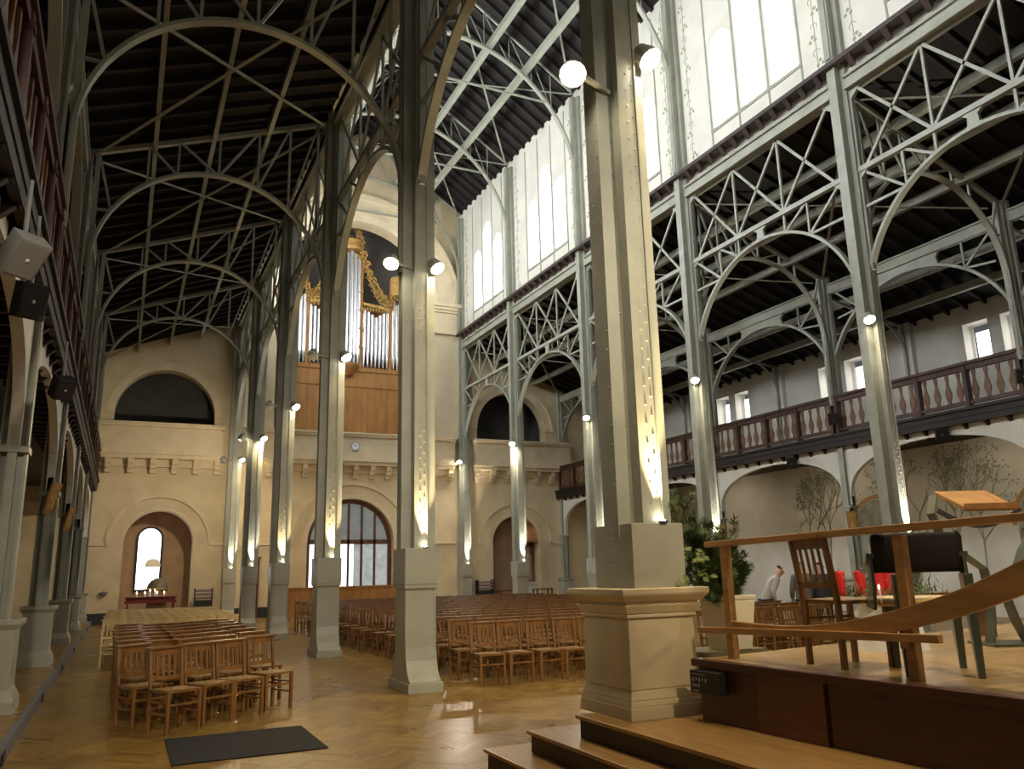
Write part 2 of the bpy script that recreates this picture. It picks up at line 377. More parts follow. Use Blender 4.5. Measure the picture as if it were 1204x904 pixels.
# roofs
q = MB(); rf = MB()
for s in (-1, 1):
    a0, a1 = 5.46, OFF_W + .3
    q.add([(sx(s, a0), YE, roof_z(a0)), (sx(s, a1), YE, roof_z(a1)), (sx(s, a1), YW + .2, roof_z(a1)), (sx(s, a0), YW + .2, roof_z(a0))] +
          [(sx(s, a0), YE, roof_z(a0) + .12), (sx(s, a1), YE, roof_z(a1) + .12), (sx(s, a1), YW + .2, roof_z(a1) + .12), (sx(s, a0), YW + .2, roof_z(a0) + .12)],
          [(0, 1, 2, 3), (7, 6, 5, 4), (0, 4, 5, 1), (1, 5, 6, 2), (2, 6, 7, 3), (3, 7, 4, 0)])
    y = .2
    while y < YW:
        rf.bar((sx(s, a0), y, roof_z(a0) - .07), (sx(s, a1), y, roof_z(a1) - .07), .09, .16); y += .62
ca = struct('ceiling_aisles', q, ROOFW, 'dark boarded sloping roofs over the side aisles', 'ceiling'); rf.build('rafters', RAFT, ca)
q = MB(); rf = MB(); sl = .675
def nave_z(off): return 19.55 + sl * (5.35 - off)
for s in (-1, 1):
    q.add([(sx(s, 0), YE, nave_z(0)), (sx(s, 5.6), YE, nave_z(5.6)), (sx(s, 5.6), YW + .6, nave_z(5.6)), (sx(s, 0), YW + .6, nave_z(0))] +
          [(sx(s, 0), YE, nave_z(0) + .12), (sx(s, 5.6), YE, nave_z(5.6) + .12), (sx(s, 5.6), YW + .6, nave_z(5.6) + .12), (sx(s, 0), YW + .6, nave_z(0) + .12)],
          [(0, 1, 2, 3), (7, 6, 5, 4), (0, 4, 5, 1), (1, 5, 6, 2), (2, 6, 7, 3), (3, 7, 4, 0)])
    y = .2
    while y < YW:
        rf.bar((sx(s, 0), y, nave_z(0) - .08), (sx(s, 5.25), y, nave_z(5.25) - .08), .11, .2); y += .6
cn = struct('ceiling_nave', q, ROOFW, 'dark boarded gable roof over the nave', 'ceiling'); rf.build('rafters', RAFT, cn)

# ------------------------------------------------------------------ iron columns
ZT = 19.2
def shaft_mb(z0, zt):
    q = MB()
    q.box(-.255, .255, -.125, .125, z0, zt)
    q.box(-.105, .105, -.235, .235, z0, zt)
    q.box(-.105, .025, -.252, -.235, z0, zt); q.box(-.025, .105, .235, .252, z0, zt); q.box(.09, .105, -.252, -.235, z0, zt)
    q.box(-.27, -.255, -.125, -.06, z0, zt); q.box(.255, .27, -.125, -.06, z0, zt)
    return q
def rivet_mb(z0, zt, step=.17):
    q = MB(); z = z0 + .08
    while z < zt:
        for y, k in ((-.092, 0), (.06, .08)):
            xx = .27 if k == 0 else .255
            q.dome((-xx, y, z + k), (-1, 0, 0), .012); q.dome((xx, y, z + k), (1, 0, 0), .012)
        q.dome((-.01, -.252, z), (0, -1, 0), .012); q.dome((.06, -.235, z + .08), (0, -1, 0), .013)
        q.dome((-.135, -.125, z), (0, -1, 0), .011); q.dome((-.105, -.215, z), (-1, 0, 0), .011); q.dome((.135, -.125, z), (0, -1, 0), .011)
        z += step
    return q
SH = shaft_mb(1.9, ZT); RV = rivet_mb(2.1, 14.5); SH.add(RV.v, RV.f)
shaft0 = SH.build('shaft', IRON)
BB = MB(); BB.box(-.257, .257, -.30, .30, 1.487, 2.01)
block0 = BB.build('base_block', IRONB, bevel=.006)
# flared pedestal: a profile in the Y-Z plane, drawn across X
def flare_mb():
    q = MB(); hx = .235; prof = [(.27, 1.49), (.27, 1.44), (.235, 1.40), (.235, 1.0), (.238, .8), (.25, .6), (.28, .42), (.33, .28), (.40, .19), (.46, .15), (.46, .0)]
    N = len(prof); vs = []
    for h, z in prof:
        vs += [(-hx, -h, z), (hx, -h, z), (hx, h, z), (-hx, h, z)]
    fs = [(4 * i + k, 4 * i + 4 + k, 4 * i + 4 + (k + 1) % 4, 4 * i + (k + 1) % 4) for i in range(N - 1) for k in range(4)] + [(0, 1, 2, 3), tuple(4 * (N - 1) + k for k in (3, 2, 1, 0))]
    q.add(vs, fs)
    q.box(-hx - .025, hx + .025, -.485, .485, 0, .13)
    q.box(-hx - .02, hx + .02, -.285, .285, 1.43, 1.487)
    for sxx in (-1, 1):                      # raised edge bead on the front
        q.ribbon([(sxx * (hx - .015), -h - .004, z) for h, z in prof[2:10]], (1, 0, 0), .03, .012)
    return q
flare0 = flare_mb().build('flared_pedestal', IRONB, bevel=.004)
def lc(src, parent):
    c = src.copy(); COL.objects.link(c); c.parent = parent; return c
columns = {}
for s, nm in ((-1, 'left'), (1, 'right')):
    for i in range(6):
        if s == 1 and i == 0: pass
        lab = ('riveted iron column of the %s arcade, %s from the camera' % (nm, ORD[i])) if not (s == -1 and i == 0) else 'nearest riveted iron column, on a square cream stone pedestal by the stage'
        t = thing('iron_column', lab, 'column', (sx(s, OFF_A), YC[i], 0), 0, 'iron columns of the %s arcade' % nm)
        columns[(s, i)] = t
        lc(shaft0, t); lc(block0, t)
        if not (s == -1 and i == 0): lc(flare0, t)
for s, nm in ((-1, 'left'), (1, 'right')):
    t = thing('iron_column', 'iron column of the %s arcade beside the camera, out of the picture' % nm, 'column', (sx(s, OFF_A), YC[0] - 5.975, 0)); lc(shaft0, t); lc(block0, t); lc(flare0, t)
for o in (shaft0, block0, flare0): bpy.data.objects.remove(o)
# stone pedestal under the nearest column
p1 = columns[(-1, 0)]
q = MB()
def ped(mb, h0, h1, z0, z1, e=0): mb.frustum((-h0 - e, h0 - e, -h0 - .03, h0 + .03), (-h1 - e, h1 - e, -h1 - .03, h1 + .03), z0, z1)
E_ = 0
ped(q, .365, .36, .50, .60, E_); ped(q, .355, .345, .60, .645, E_); ped(q, .345, .32, .645, .72, E_); ped(q, .325, .315, .72, 1.26, E_)
ped(q, .335, .335, 1.26, 1.29, E_); ped(q, .335, .37, 1.29, 1.36, E_); ped(q, .35, .35, 1.36, 1.385, E_); ped(q, .37, .42, 1.385, 1.44, E_); ped(q, .42, .42, 1.44, 1.489, E_)
sp_ = q.build('stone_pedestal', STONE, p1, bevel=.008); sp_.location.x = -.05
q = MB()
for z in (1.56, 1.67, 1.78, 1.89, 1.97):
    for y in (-.06, .0): q.dome((-.257, y + .04, z), (-1, 0, 0), .014)
q.build('block_rivets', IRONB, p1)

# ------------------------------------------------------------------ arcade lattice trusses (one per bay)
def arcade_truss(s, i):
    t = thing('arcade_truss', 'grey iron lattice truss with round arch in the %s arcade, %s bay from the camera' % ('right' if s > 0 else 'left', ORD[i]), 'truss', (sx(s, OFF_A), 0, 0), 0, 'lattice trusses of the arcades')
    y0, y1 = YC[i] + .22, YC[i + 1] - .22; ym = (y0 + y1) / 2
    top = MB(); top.box(-.11, .11, y0, y1, 12.32, 12.62); top.box(-.17, .17, y0, y1, 12.60, 12.66); top.box(-.17, .17, y0, y1, 12.30, 12.34)
    top.build('top_chord', IRON, t)
    mid = MB(); mid.box(-.07, .07, y0, y1, 10.22, 10.34); mid.build('middle_chord', IRON, t)
    R, zc = 2.94, 6.93; a0 = math.acos(min(1, (y1 - ym - .02) / R))
    pts = [(0, y, z) for y, z in arc(ym, zc, R, a0, PI - a0, 32)]
    ar = MB(); ar.ribbon(pts, (1, 0, 0), .15, .07); ar.build('arch_rib', IRON, t)
    br = MB()
    def az(y): return zc + math.sqrt(max(0, R * R - (y - ym) ** 2))
    for sd in (-1, 1): br.box(-.05, .05, *sorted((ym + sd * (y1 - ym), ym + sd * (y1 - ym - .09))), 7.9, 12.3)
    n = [ym + k * .85 * 2 - .85 * 3 for k in range(4)]
    for k in range(3):
        br.bar((0, n[k], 12.3), (0, n[k + 1], 10.3), .05, .07, (0, 1, 1)); br.bar((.0, n[k], 10.3), (.0, n[k + 1], 12.3), .05, .07, (0, 1, 1))
    for y in n[1:3]: br.bar((0, y, 12.3), (0, y, az(y)), .05, .06, (0, 1, 0))
    for sd in (-1, 1):
        yk = ym + sd * 1.62; yo = ym + sd * 2.55; yi = ym + sd * .85
        br.bar((0, yk, 10.25), (0, yk, az(yk)), .05, .05, (0, 1, 0))
        br.bar((0, yk, 10.25), (0, yi, az(yi)), .05, .06, (0, 1, 1)); br.bar((0, yo + sd * .12, 10.25), (0, yk, az(yk)), .05, .06, (0, 1, 1))
        br.bar((0, ym + sd * 2.68, az(yk)), (0, yk, az(yk)), .05, .06)
    br.build('lattice', IRON, t)
    gp = MB(); gp.plate([(ym - .3, 9.86), (ym + .3, 9.86), (ym + .13, 9.95), (ym + .11, 10.12), (ym + .26, 10.24), (ym - .26, 10.24), (ym - .11, 10.12), (ym - .13, 9.95)], [], lambda u, v, d: (d - .04, u, v), .08); gp.build('crown_plate', IRON, t)
    for sd in (-1, 1):
        e = ym + sd * (y1 - ym)
        for z in (12.3, 10.3): gp = MB(); gp.plate([(e, z - .3), (e, z + .0), (e - sd * .38, z)][::sd], [], lambda u, v, d: (d - .045, u, v), .09); gp.build('gusset', IRON, t)
    cor = MB(); xs = -s * .22
    cor.box(min(xs, xs - s * .16), max(xs, xs - s * .16), y0 - .22, y1 + .22, 12.95, 13.06); cor.box(min(0, xs), max(0, xs), y0, y1, 12.98, 13.03)
    y = y0 + .1
    while y < y1:
        cor.add([(x, yy, z) for yy in (y, y + .14) for (x, z) in ((-s * .18, 12.70), (xs - s * .03, 12.80), (xs - s * .15, 12.96), (-s * .18, 12.96))], [(3, 2, 1, 0), (4, 5, 6, 7), (0, 1, 5, 4), (1, 2, 6, 5), (2, 3, 7, 6), (3, 0, 4, 7)])
        y += .5
    cor.build('cornice_rail', CORN, t)
for s in (1, -1):
    for i in range(5): arcade_truss(s, i)

# ------------------------------------------------------------------ aisle arches across the aisles
LZ = {1: 10.25, 2: 10.5, 3: 10.62, 4: 10.7}
def aisle_arch(s, i):
    t = thing('aisle_arch', 'iron lattice arch spanning the %s aisle under its dark roof, %s from the camera' % ('right' if s > 0 else 'left', ORD[i - 1]), 'arch', (0, YC[i], 0), 0, 'lattice arches over the aisles')
    oc, R = 7.89, 2.42; zc = (10.86 if s > 0 else LZ[i]) - R
    P = lambda o, z: (sx(s, o), 0, z)
    pts = [P(oc - R, 6.4)] + [P(o, z) for o, z in arc(oc, zc, R, PI, 0, 36)] + [P(oc + R, 6.4)]
    q = MB(); q.ribbon(pts, (0, 1, 0), .16, .06); q.build('arch_rib', IRON, t)
    q = MB()
    top = lambda o: roof_z(o) - .3
    q.bar(P(5.47, top(5.47)), P(10.4, top(10.4)), .12, .10); q.build('top_chord', IRON, t)
    q = MB()
    az = lambda o: zc + math.sqrt(max(0, R * R - (o - oc) ** 2))
    os_ = [oc - 2.2, oc - 1.55, oc - .85, oc, oc + .85, oc + 1.45]
    for k, o in enumerate(os_):
        if top(o) - az(o) > .12: q.bar(P(o, az(o)), P(o, top(o)), .05, .05, (1, 0, 0))
        if k < len(os_) - 1:
            o2 = os_[k + 1]
            if k < 3: q.bar(P(o, top(o)), P(o2, az(o2)), .05, .05)
            else: q.bar(P(o, az(o)), P(o2, top(o2)), .05, .05)
    for sd, lim in ((-1, 5.47), (1, 10.31)):
        e = oc + sd * 2.42
        z2 = zc + 1.2
        o2 = oc + sd * math.sqrt(R * R - 1.44)
        q.bar(P(e, z2), P(o2, z2), .05, .05); q.bar(P(e, min(top(e), z2 + 1.3)), P(o2, z2), .05, .05)
        q.bar(P(e, 6.4), P(e, top(e)), .08, .10, (1, 0, 0))
    q.build('lattice', IRON, t)
for s in (-1, 1):
    for i in range(1, 5): aisle_arch(s, i)
# purlins and rod braces under the aisle roofs, bay by bay
for s, nm in ((-1, 'left'), (1, 'right')):
    for k, off in enumerate((6.83, 8.03, 9.23, 11.8, 13.0)):
        q = MB(); z = roof_z(off) - .27
        w_ = .045 if s < 0 else .075; q.box(sx(s, off) - w_, sx(s, off) + w_, YE, YW, z - .12, z + .1)
        tag(q.build('purlin', IRON), 'grey iron purlin running the length of the %s aisle roof, %s from the nave' % (nm, ORD[k]), 'beam', 'purlins under the aisle roofs', 'thing')
    for i in range(0, 5):
        t = MB()
        for a, c in ((5.6, 10.3), (10.3, 5.6)):
            t.bar((sx(s, a), YC[i] + .2, roof_z(a) - .42), (sx(s, c), YC[i + 1] - .2, roof_z(c) - .42), .07, .025)
        tag(t.build('brace_rods', IRON), 'crossed iron brace rods below the %s aisle roof, %s bay' % (nm, ORD[i]), 'brace', 'crossed rods under the aisle roofs', 'thing')

# ------------------------------------------------------------------ nave roof trusses
for i in range(1, 6):
    t = thing('nave_roof_truss', 'iron roof truss with semicircular rib across the nave, %s from the camera' % ORD[i - 1], 'truss', (0, YC[i] - (.1 if i == 5 else 0), 0), 0, 'roof trusses of the nave')
    R, zc = 5.08, 15.5
    q = MB(); q.ribbon([(CX + x, 0, z) for x, z in [(4.95, 13.2)] + arc(0, zc, R, .22, PI - .22, 44) + [(-4.95, 13.2)]], (0, 1, 0), .16, .08); q.build('arch_rib', IRON, t)
    q = MB()
    for s in (-1, 1):
        q.bar((sx(s, 0), 0, nave_z(0) - .32), (sx(s, 5.1), 0, nave_z(5.1) - .32), .08, .07)
        os_ = [.4, 1.4, 2.4, 3.3, 4.1]
        for k, o in enumerate(os_):
            za = zc + math.sqrt(R * R - o * o); zt = nave_z(o) - .35
            q.bar((sx(s, o), 0, za), (sx(s, o), 0, zt), .03, .03, (1, 0, 0))
            if k < 4:
                o2 = os_[k + 1]; q.bar((sx(s, o), 0, zt), (sx(s, o2), 0, zc + math.sqrt(R * R - o2 * o2)), .03, .03)
    q.build('rafter_lattice', IRON, t)
    q = MB(); q.bar((sx(-1, 4.0), 0, 18.75), (sx(1, 4.0), 0, 18.75), .05, .07); q.build('tie_rod', IRON, t)
for k, (off, z) in enumerate(((3.05, 19.75), (1.66, 20.5), (-1.66, 20.5), (-3.05, 19.75))):
    q = MB(); q.box(CX + off - .1, CX + off + .1, YE, YW, z - .02, z + .22)
    tag(q.build('purlin', IRON), 'heavy iron purlin along the nave roof, %s from its right side' % ORD[k], 'beam', 'purlins of the nave roof', 'thing')
for i in range(0, 5):
    t = MB()
    for s in (-1, 1):
        for a, c in ((.3, 5.0), (5.0, .3)):
            t.bar((sx(s, a), YC[i], nave_z(a) - .42), (sx(s, c), YC[i + 1], nave_z(c) - .42), .07, .03)
    tag(t.build('brace_rods', IRON), 'crossed iron brace rods in the nave roof, %s bay from the camera' % ORD[i], 'brace', 'crossed rods in the nave roof', 'thing')

# ------------------------------------------------------------------ galleries
def gallery(s):
    nm = 'right' if s > 0 else 'left'
    X = lambda o: sx(s, o)
    def bx(mb, o0, o1, y0, y1, z0, z1): mb.box(*sorted((X(o0), X(o1))), y0, y1, z0, z1)
    q = MB(); bx(q, 10.30, OFF_W, YE, YW, 5.28, 5.46); bx(q, 10.32, 10.42, YE, YW, 5.12, 5.30); bx(q, 10.25, 10.36, YE, YW, 5.44, 5.52)
    y = YE + .3
    while y < YW:
        bx(q, 10.34, 11.4, y, y + .1, 5.1, 5.28)
        q.add([(X(o), yy, z) for yy in (y, y + .1) for (o, z) in ((10.36, 5.12), (10.62, 4.86), (10.70, 4.86), (10.70, 5.12))], [(0, 1, 2, 3), (7, 6, 5, 4), (0, 4, 5, 1), (1, 5, 6, 2), (2, 6, 7, 3), (3, 7, 4, 0)])
        y += .6
    tag(q.build('gallery_floor', GALSHADE), 'dark red timber gallery floor with brackets over the %s aisle' % nm, 'gallery', None, 'thing')
    # spandrel wall with flat arches below
    q = MB(); q.plate([(YE, 3.3), (YW, 3.3), (YW, 5.27), (YE, 5.27)][:], [], lambda u, v, d: (X(10.48 + d), u, v), .16) if False else None
    ol = [(YE, 5.1)]; pts = []
    for i in range(-1, 5):
        y0 = (YC[i] if i >= 0 else YC[0] - 5.975) + .16; y1 = (YC[i + 1]) - .16
        if i == -1: y0 = YC[0] - 5.975 + .16
        ym, hw = (y0 + y1) / 2, (y1 - y0) / 2
        pts += [(y0, 3.3)] + [(ym - hw * math.cos(a) , 3.6 + 1.33 * max(0, math.sin(a)) ** .8) for a in [PI * k / 26 for k in range(27)]] + [(y1, 3.3)]
    outer = [(YC[0] - 5.975 - .1, 3.3)] + pts + [(YW, 3.3), (YW, 5.15), (YC[0] - 5.975 - .1, 5.15)]
    q.plate(outer, [], lambda u, v, d: (X(10.50 + d), u, v), .14)
    struct('wall_gallery_' + nm, q, WHITE, 'white flat-arched spandrel wall under the %s gallery' % nm, 'wall')
    for i in range(0, 6):
        lab = 'slender iron gallery column at the %s aisle, %s from the camera' % (nm, ORD[i])
        t = thing('gallery_column', lab, 'column', (X(OFF_G), YC[i] if i < 5 else 35.75, 0), 0, 'gallery columns')
        w = MB(); w.box(-.14, .14, -.04, .04, 1.2, 10.6); w.box(-.05, .05, -.16, .16, 1.2, 10.6); w.box(-.16, -.13, -.1, .1, 1.2, 10.6); w.box(.13, .16, -.1, .1, 1.2, 10.6)
        w.box(-.18, .18, -.18, .18, 3.25, 3.33)
        w.build('shaft', IRON, t)
        w = MB(); z0 = .15 if s < 0 else 0
        ox = -s * .02
        w.frustum((ox - .30, ox + .30, -.36, .36), (ox - .30, ox + .30, -.36, .36), z0, z0 + .14); w.frustum((ox - .30, ox + .30, -.36, .36), (ox - .235, ox + .235, -.29, .29), z0 + .14, z0 + .28)
        w.box(ox - .235, ox + .235, -.29, .29, z0 + .28, 1.12); w.frustum((ox - .235, ox + .235, -.29, .29), (ox - .29, ox + .29, -.34, .34), 1.10, 1.16); w.box(ox - .29, ox + .29, -.34, .34, 1.16, 1.22)
        w.build('plinth', IRONB, t, bevel=.006)
    for i in range(0, 5):
        y0, y1 = YC[i] + .17, YC[i + 1] - .17; ym = (y0 + y1) / 2
        t = thing('gallery_truss', 'iron arched beam over the %s gallery front, %s bay from the camera' % (nm, ORD[i]), 'truss', (X(OFF_G), 0, 0), 0, 'arched beams above the galleries')
        w = MB(); w.box(-.09, .09, y0, y1, 10.0, 10.28); w.box(-.13, .13, y0, y1, 10.26, 10.31); w.build('beam', IRON, t)
        R, zc = 3.12, 6.66; a0 = math.acos(min(1, (y1 - ym) / R)); w = MB()
        w.ribbon([(0, y, z) for y, z in arc(ym, zc, R, a0, PI - a0, 28)], (1, 0, 0), .16, .08); w.build('arch_rib', IRON, t)
        az = lambda y: zc + math.sqrt(R * R - (y - ym) ** 2)
        w = MB(); loop = [(ym - 1.05 + 2.1 * k / 14, az(ym - 1.05 + 2.1 * k / 14)) for k in range(15)] + [(ym + .98, 9.85), (ym + 1.1, 10.02), (ym - 1.1, 10.02), (ym - .98, 9.85)]
        w.plate(loop, [], lambda u, v, d: (d - .04, u, v), .08); w.build('web_plate', IRON, t)
        for sd in (-1, 1):
            w = MB(); yk = ym + sd * 1.75; yo = ym + sd * 2.6
            w.bar((0, yk, 10.0), (0, yk, az(yk)), .04, .05, (0, 1, 0)); w.bar((0, yo, 10.0), (0, yk, az(yk)), .04, .05); w.bar((0, yo, az(yk) - .1), (0, yk, az(yk)), .04, .05); w.build('lattice', IRON, t)
        # balustrade
        t = thing('balustrade', 'dark red wooden balustrade of the %s gallery, %s bay from the camera' % (nm, ORD[i]), 'balustrade', (X(10.38), 0, 5.46), 0, 'gallery balustrades')
        a, c = YC[i] + .06, YC[i + 1] - .06
        w = MB(); w.box(-.11, .11, a, c, 1.16, 1.24); w.box(-.06, .06, a, c, 1.02, 1.16); w.build('top_rail', REDW, t)
        w = MB(); w.box(-.05, .05, a, c, .12, .22); w.box(-.05, .05, a, c, .0, .04); w.build('bottom_rail', REDW, t)
        n = 5
        for k in range(n):
            y = a + .05 + (c - a - .1) * k / (n - 1)
            w = MB(); w.box(-.085, .085, y - .055, y + .055, 0, 1.2); w.box(-.1, .1, y - .07, y + .07, .98, 1.04); w.build('post', REDW, t)
        for k in range(n - 1):
            ya, yb = a + .1 + (c - a - .1) * k / (n - 1), a + (c - a - .1) * (k + 1) / (n - 1)
            for j in range(4):
                y = ya + (yb - ya) * (j + .5) / 4
                w = MB(); prof = [(.045, .2), (.045, .3), (.09, .42), (.095, .52), (.05, .66), (.03, .8), (.05, .92), (.05, 1.04)]
                w.plate([(y - r, z) for r, z in prof] + [(y + r, z) for r, z in reversed(prof)], [], lambda u, v, d: (d - .015, u, v), .03)
                w.build('baluster', REDL, t)
    # wall posts with bracket arches
    for i in range(1, 5):
        w = MB(); P = lambda o, z: (X(o), YC[i], z)
        w.bar(P(OFF_W - .25, 5.46), P(OFF_W - .25, 9.4), .09, .09); w.ribbon([P(OFF_W - .25 - 1.3 + 1.3 * math.cos(a), 8.2 + 1.3 * math.sin(a)) for a in [PI / 2 * k / 12 for k in range(13)]], (0, 1, 0), .08, .05)
        w.bar(P(OFF_W - 1.6, 9.55), P(OFF_G, 9.95), .08, .08); w.bar(P(OFF_W - .25, 9.35), P(OFF_W - 1.6, 9.55), .08, .08)
        tag(w.build('bracket_post', IRON), 'thin iron post and bracket against the %s gallery wall, %s from the camera' % (nm, ORD[i - 1]), 'post', 'gallery wall posts', 'thing')
for s in (1, -1): gallery(s)

# painted trees and arches on the right-hand lower wall
XWR = sx(1, OFF_W)
def mural(ym, mir, lab):
    t = thing('wall_painting', lab, 'mural', (XWR - .012, ym, 0), 0, 'painted trees on the aisle wall')
    rnd = random.Random(int(ym * 10)); q = MB()
    def branch(y, z, a, L, w, d):
        nonlocal q
        y2, z2 = y + L * math.sin(a), z + L * math.cos(a)
        q.ribbon([(0, y, z), (0, (y + y2) / 2 + rnd.uniform(-.04, .04), (z + z2) / 2), (0, y2, z2)], (1, 0, 0), .008, w)
        if d == 0 or abs(y2) > 2.6 or z2 > 4.9: 
            for k in range(2):
                q.lathe([(.032, 0), (.028, .004)], (-.004, y2 + rnd.uniform(-.14, .14), z2 + rnd.uniform(-.14, .14)), 5, (-1, 0, 0))
            return
        for k in range(3 if d > 2 else 2): branch(y2, z2, a + rnd.uniform(-.75, .75), L * rnd.uniform(.65, .85), w * .65, d - 1)
    for y in (-2.3, 2.3, .35 * mir + 1.1):
        q = MB(); branch(y, 1.0, rnd.uniform(-.1, .1), 1.2, .055, 5); q.build('painted_tree', VINE, t)
    q = MB(); q.ribbon([(0, -.9 * mir + y, z) for y, z in arc(0, 2.6, 1.25, 0, PI, 24)], (1, 0, 0), .01, .14); q.build('painted_arch', OCHRE, t)
    q = MB(); cy = -.9 * mir
    q.plate([(cy - 1.15, 1.0), (cy + 1.15, 1.0)] + arc(cy, 2.6, 1.15), [], lambda u, v, d: (-d, u, v), .003); pa = q.build('painted_field', mat('painted_field_wash', (.42, .42, .36), .85, 0, .5, 2.2, col2=(.20, .22, .19)), t)
    q = MB()
    for (yy, zz, r, rz) in ((cy - .25, 1.55, .34, .55), (cy + .45, 1.45, .26, .45)):
        q.plate([(yy + r * math.cos(a), zz + rz * math.sin(a)) for a in [2 * PI * k / 16 for k in range(16)]], [], lambda u, v, d: (-.004 - d, u, v), .003)
    q.build('painted_robe', TEAL, t)
    q = MB()
    for (yy, zz) in ((cy - .25, 2.25), (cy + .45, 2.05)):
        q.plate([(yy + .15 * math.cos(a), zz + .2 * math.sin(a)) for a in [2 * PI * k / 12 for k in range(12)]], [], lambda u, v, d: (-.004 - d, u, v), .003)
    q.build('painted_head', mat('painted_pale', (.52, .44, .36), .85), t)
for i, m in ((1, 1), (2, 1), (0, -1)):
    mural((YC[i] + YC[i + 1]) / 2, m, 'painted trees round an arched picture on the right aisle wall, %s bay from the camera' % ORD[i])
q = MB()
for j in range(40):
    y = 4 + j * .8
    for z in (1.4, 2.2, 3.0, 3.8):
        q.ribbon([(sx(-1, OFF_W) + .006, y + .1 * math.cos(k * .6), z + .12 * math.sin(k * .6) + .03 * k) for k in range(8)], (1, 0, 0), .006, .02)
tag(q.build('wall_stencil', VINE), 'green stencilled scrolls along the left aisle wall', 'mural', None, 'thing')

# ------------------------------------------------------------------ lamps on the columns
def add_light(name, kind, loc, energy, color, parent=None, **k):
    l = bpy.data.lights.new(name, kind); l.energy = energy; l.color = color
    for a, v in k.items(): setattr(l, a, v)
    o = bpy.data.objects.new(name, l); COL.objects.link(o); o.location = loc
    if parent: o.parent = parent
    return o
WARM = (1, .75, .42)
LAMPW, UPW = 120, 110
def floodlight(s, i, side, lab, lit=True):
    dx, z = ((-.52, 6.42) if side < 0 else (.26, 6.45)) if s < 0 else (-.36, 6.7)
    if s < 0 and i == 0 and side < 0: dx, z = -.62, 6.06
    c = Vector((sx(s, OFF_A) + dx, YC[i] - .30, z))
    west = s < 0 and i == 4 and side < 0  # beam added to this aisle-side lamp, turned to brighten the west wall
    d = Vector((side * .3, .6 if west else -.5, -.6 if west else -.8)).normalized()
    t = thing('floodlight', lab, 'lamp', c, 0, 'floodlights on the arcade columns')
    q = MB(); q.lathe([(.04, -.2), (.08, -.18), (.11, -.08), (.125, 0), (.115, .0)], (0, 0, 0), 14, d); q.build('housing', IRON, t)
    q = MB(); q.lathe([(.11, .002), (.09, .025), (.05, .04)], (0, 0, 0), 14, d); q.build('lens', BULB if lit else GREYP, t)
    q = MB(); q.bar(-d * .12, (-dx + side * .12, .16, .02), .04, .04); q.build('arm', IRON, t)
    if lit:
        narrow = s < 0 and side < 0
        o = add_light('lamp_light', 'SPOT', d * .08, LAMPW * (2.5 if west else .35 if narrow else (1.6 if i >= 4 else 1.15)), (1, .84, .60) if west else WARM if s < 0 else (1, .88, .7), t, spot_size=math.radians(115 if west else 90 if narrow else 140), spot_blend=.8, shadow_soft_size=.1)
        o.rotation_euler = Vector((-.42, 1, -.25) if west else (.25 if narrow else side * .15, .75 if i == 4 else -.75, -1)).to_track_quat('-Z', 'Y').to_euler()
def uplight(s, i):
    p = Vector((sx(s, OFF_A) + .06, YC[i] - .292, 2.012))
    t = thing('uplight', 'small uplight on the base block of the %s arcade column, %s from the camera' % ('left' if s < 0 else 'right', ORD[i]), 'lamp', p, 0, 'uplights at the column feet')
    q = MB(); q.box(-.035, .035, -.03, .013, -.002, .02); q.build('housing', BLACK, t)
    q = MB(); q.box(-.028, .028, -.010, .010, .02, .023); q.build('lens', BULB, t)
    o = add_light('uplight_beam', 'SPOT', (0, -.03, .05), UPW * (3.0 if s < 0 else 6.0), WARM if i in (0, 1, 2, 3) and s < 0 else (1, .93, .8), t, spot_size=math.radians(44), spot_blend=.9, shadow_soft_size=.02)
    o.rotation_euler = Vector((0, .05, 1)).to_track_quat('-Z', 'Y').to_euler()
BB2 = None
for i in range(6):
    floodlight(-1, i, 1, 'lit floodlight on the nave side of the left arcade column, %s from the camera' % ORD[i])
    floodlight(-1, i, -1, 'floodlight on the aisle side of the left arcade column, %s from the camera' % ORD[i], i < 2 or i == 4)
    uplight(-1, i)
for i in range(1, 6):
    floodlight(1, i, -1, 'lit floodlight on the nave side of the right arcade column, %s from the camera' % ORD[i]); uplight(1, i)

for k, (x, y, aim, pw, ang, cc) in enumerate(((sx(-1, OFF_A), .36, (4.6, 5.2, 1.3), 2.2, 75, WARM), (sx(1, OFF_A), .36, (8.5, 5.2, 1.0), 2.6, 110, WARM), (sx(1, OFF_A) - .36, 5.7, (7.5, 4.5, 1.0), 2.0, 110, WARM), (sx(-1, 10.1), .2, (3.2, 15, 1.0), 6.5, 58, (1, .88, .68)), (sx(-1, 3.6), -.2, (7.5, 15, 1.2), 6.0, 66, (1, .88, .68)))):  # unseen fill lights, added to brighten the pedestal, stage and column fronts
    t = thing('added_fill_floodlight', 'added fill floodlight beside the camera, %s of five out of the picture' % ORD[k], 'lamp', (x, y, 6.6))
    dd = (Vector(aim) - Vector((x, y, 6.6))).normalized()
    q = MB(); q.lathe([(.04, -.2), (.11, -.08), (.125, 0), (.115, 0)], (0, 0, 0), 14, dd); q.build('housing', IRON, t)
    q = MB(); q.lathe([(.11, .002), (.05, .04)], (0, 0, 0), 14, dd); q.build('lens', BULB, t)
    o = add_light('lamp_light', 'SPOT', dd * .1, LAMPW * pw, cc, t, spot_size=math.radians(ang), spot_blend=.8, shadow_soft_size=.15); o.rotation_euler = dd.to_track_quat('-Z', 'Y').to_euler()
    q = MB(); q.bar(-dd * .15, -dd * .15 + Vector((0, 0, 6.0 if k > 2 else .4)), .03, .03); q.build('arm', IRON, t)
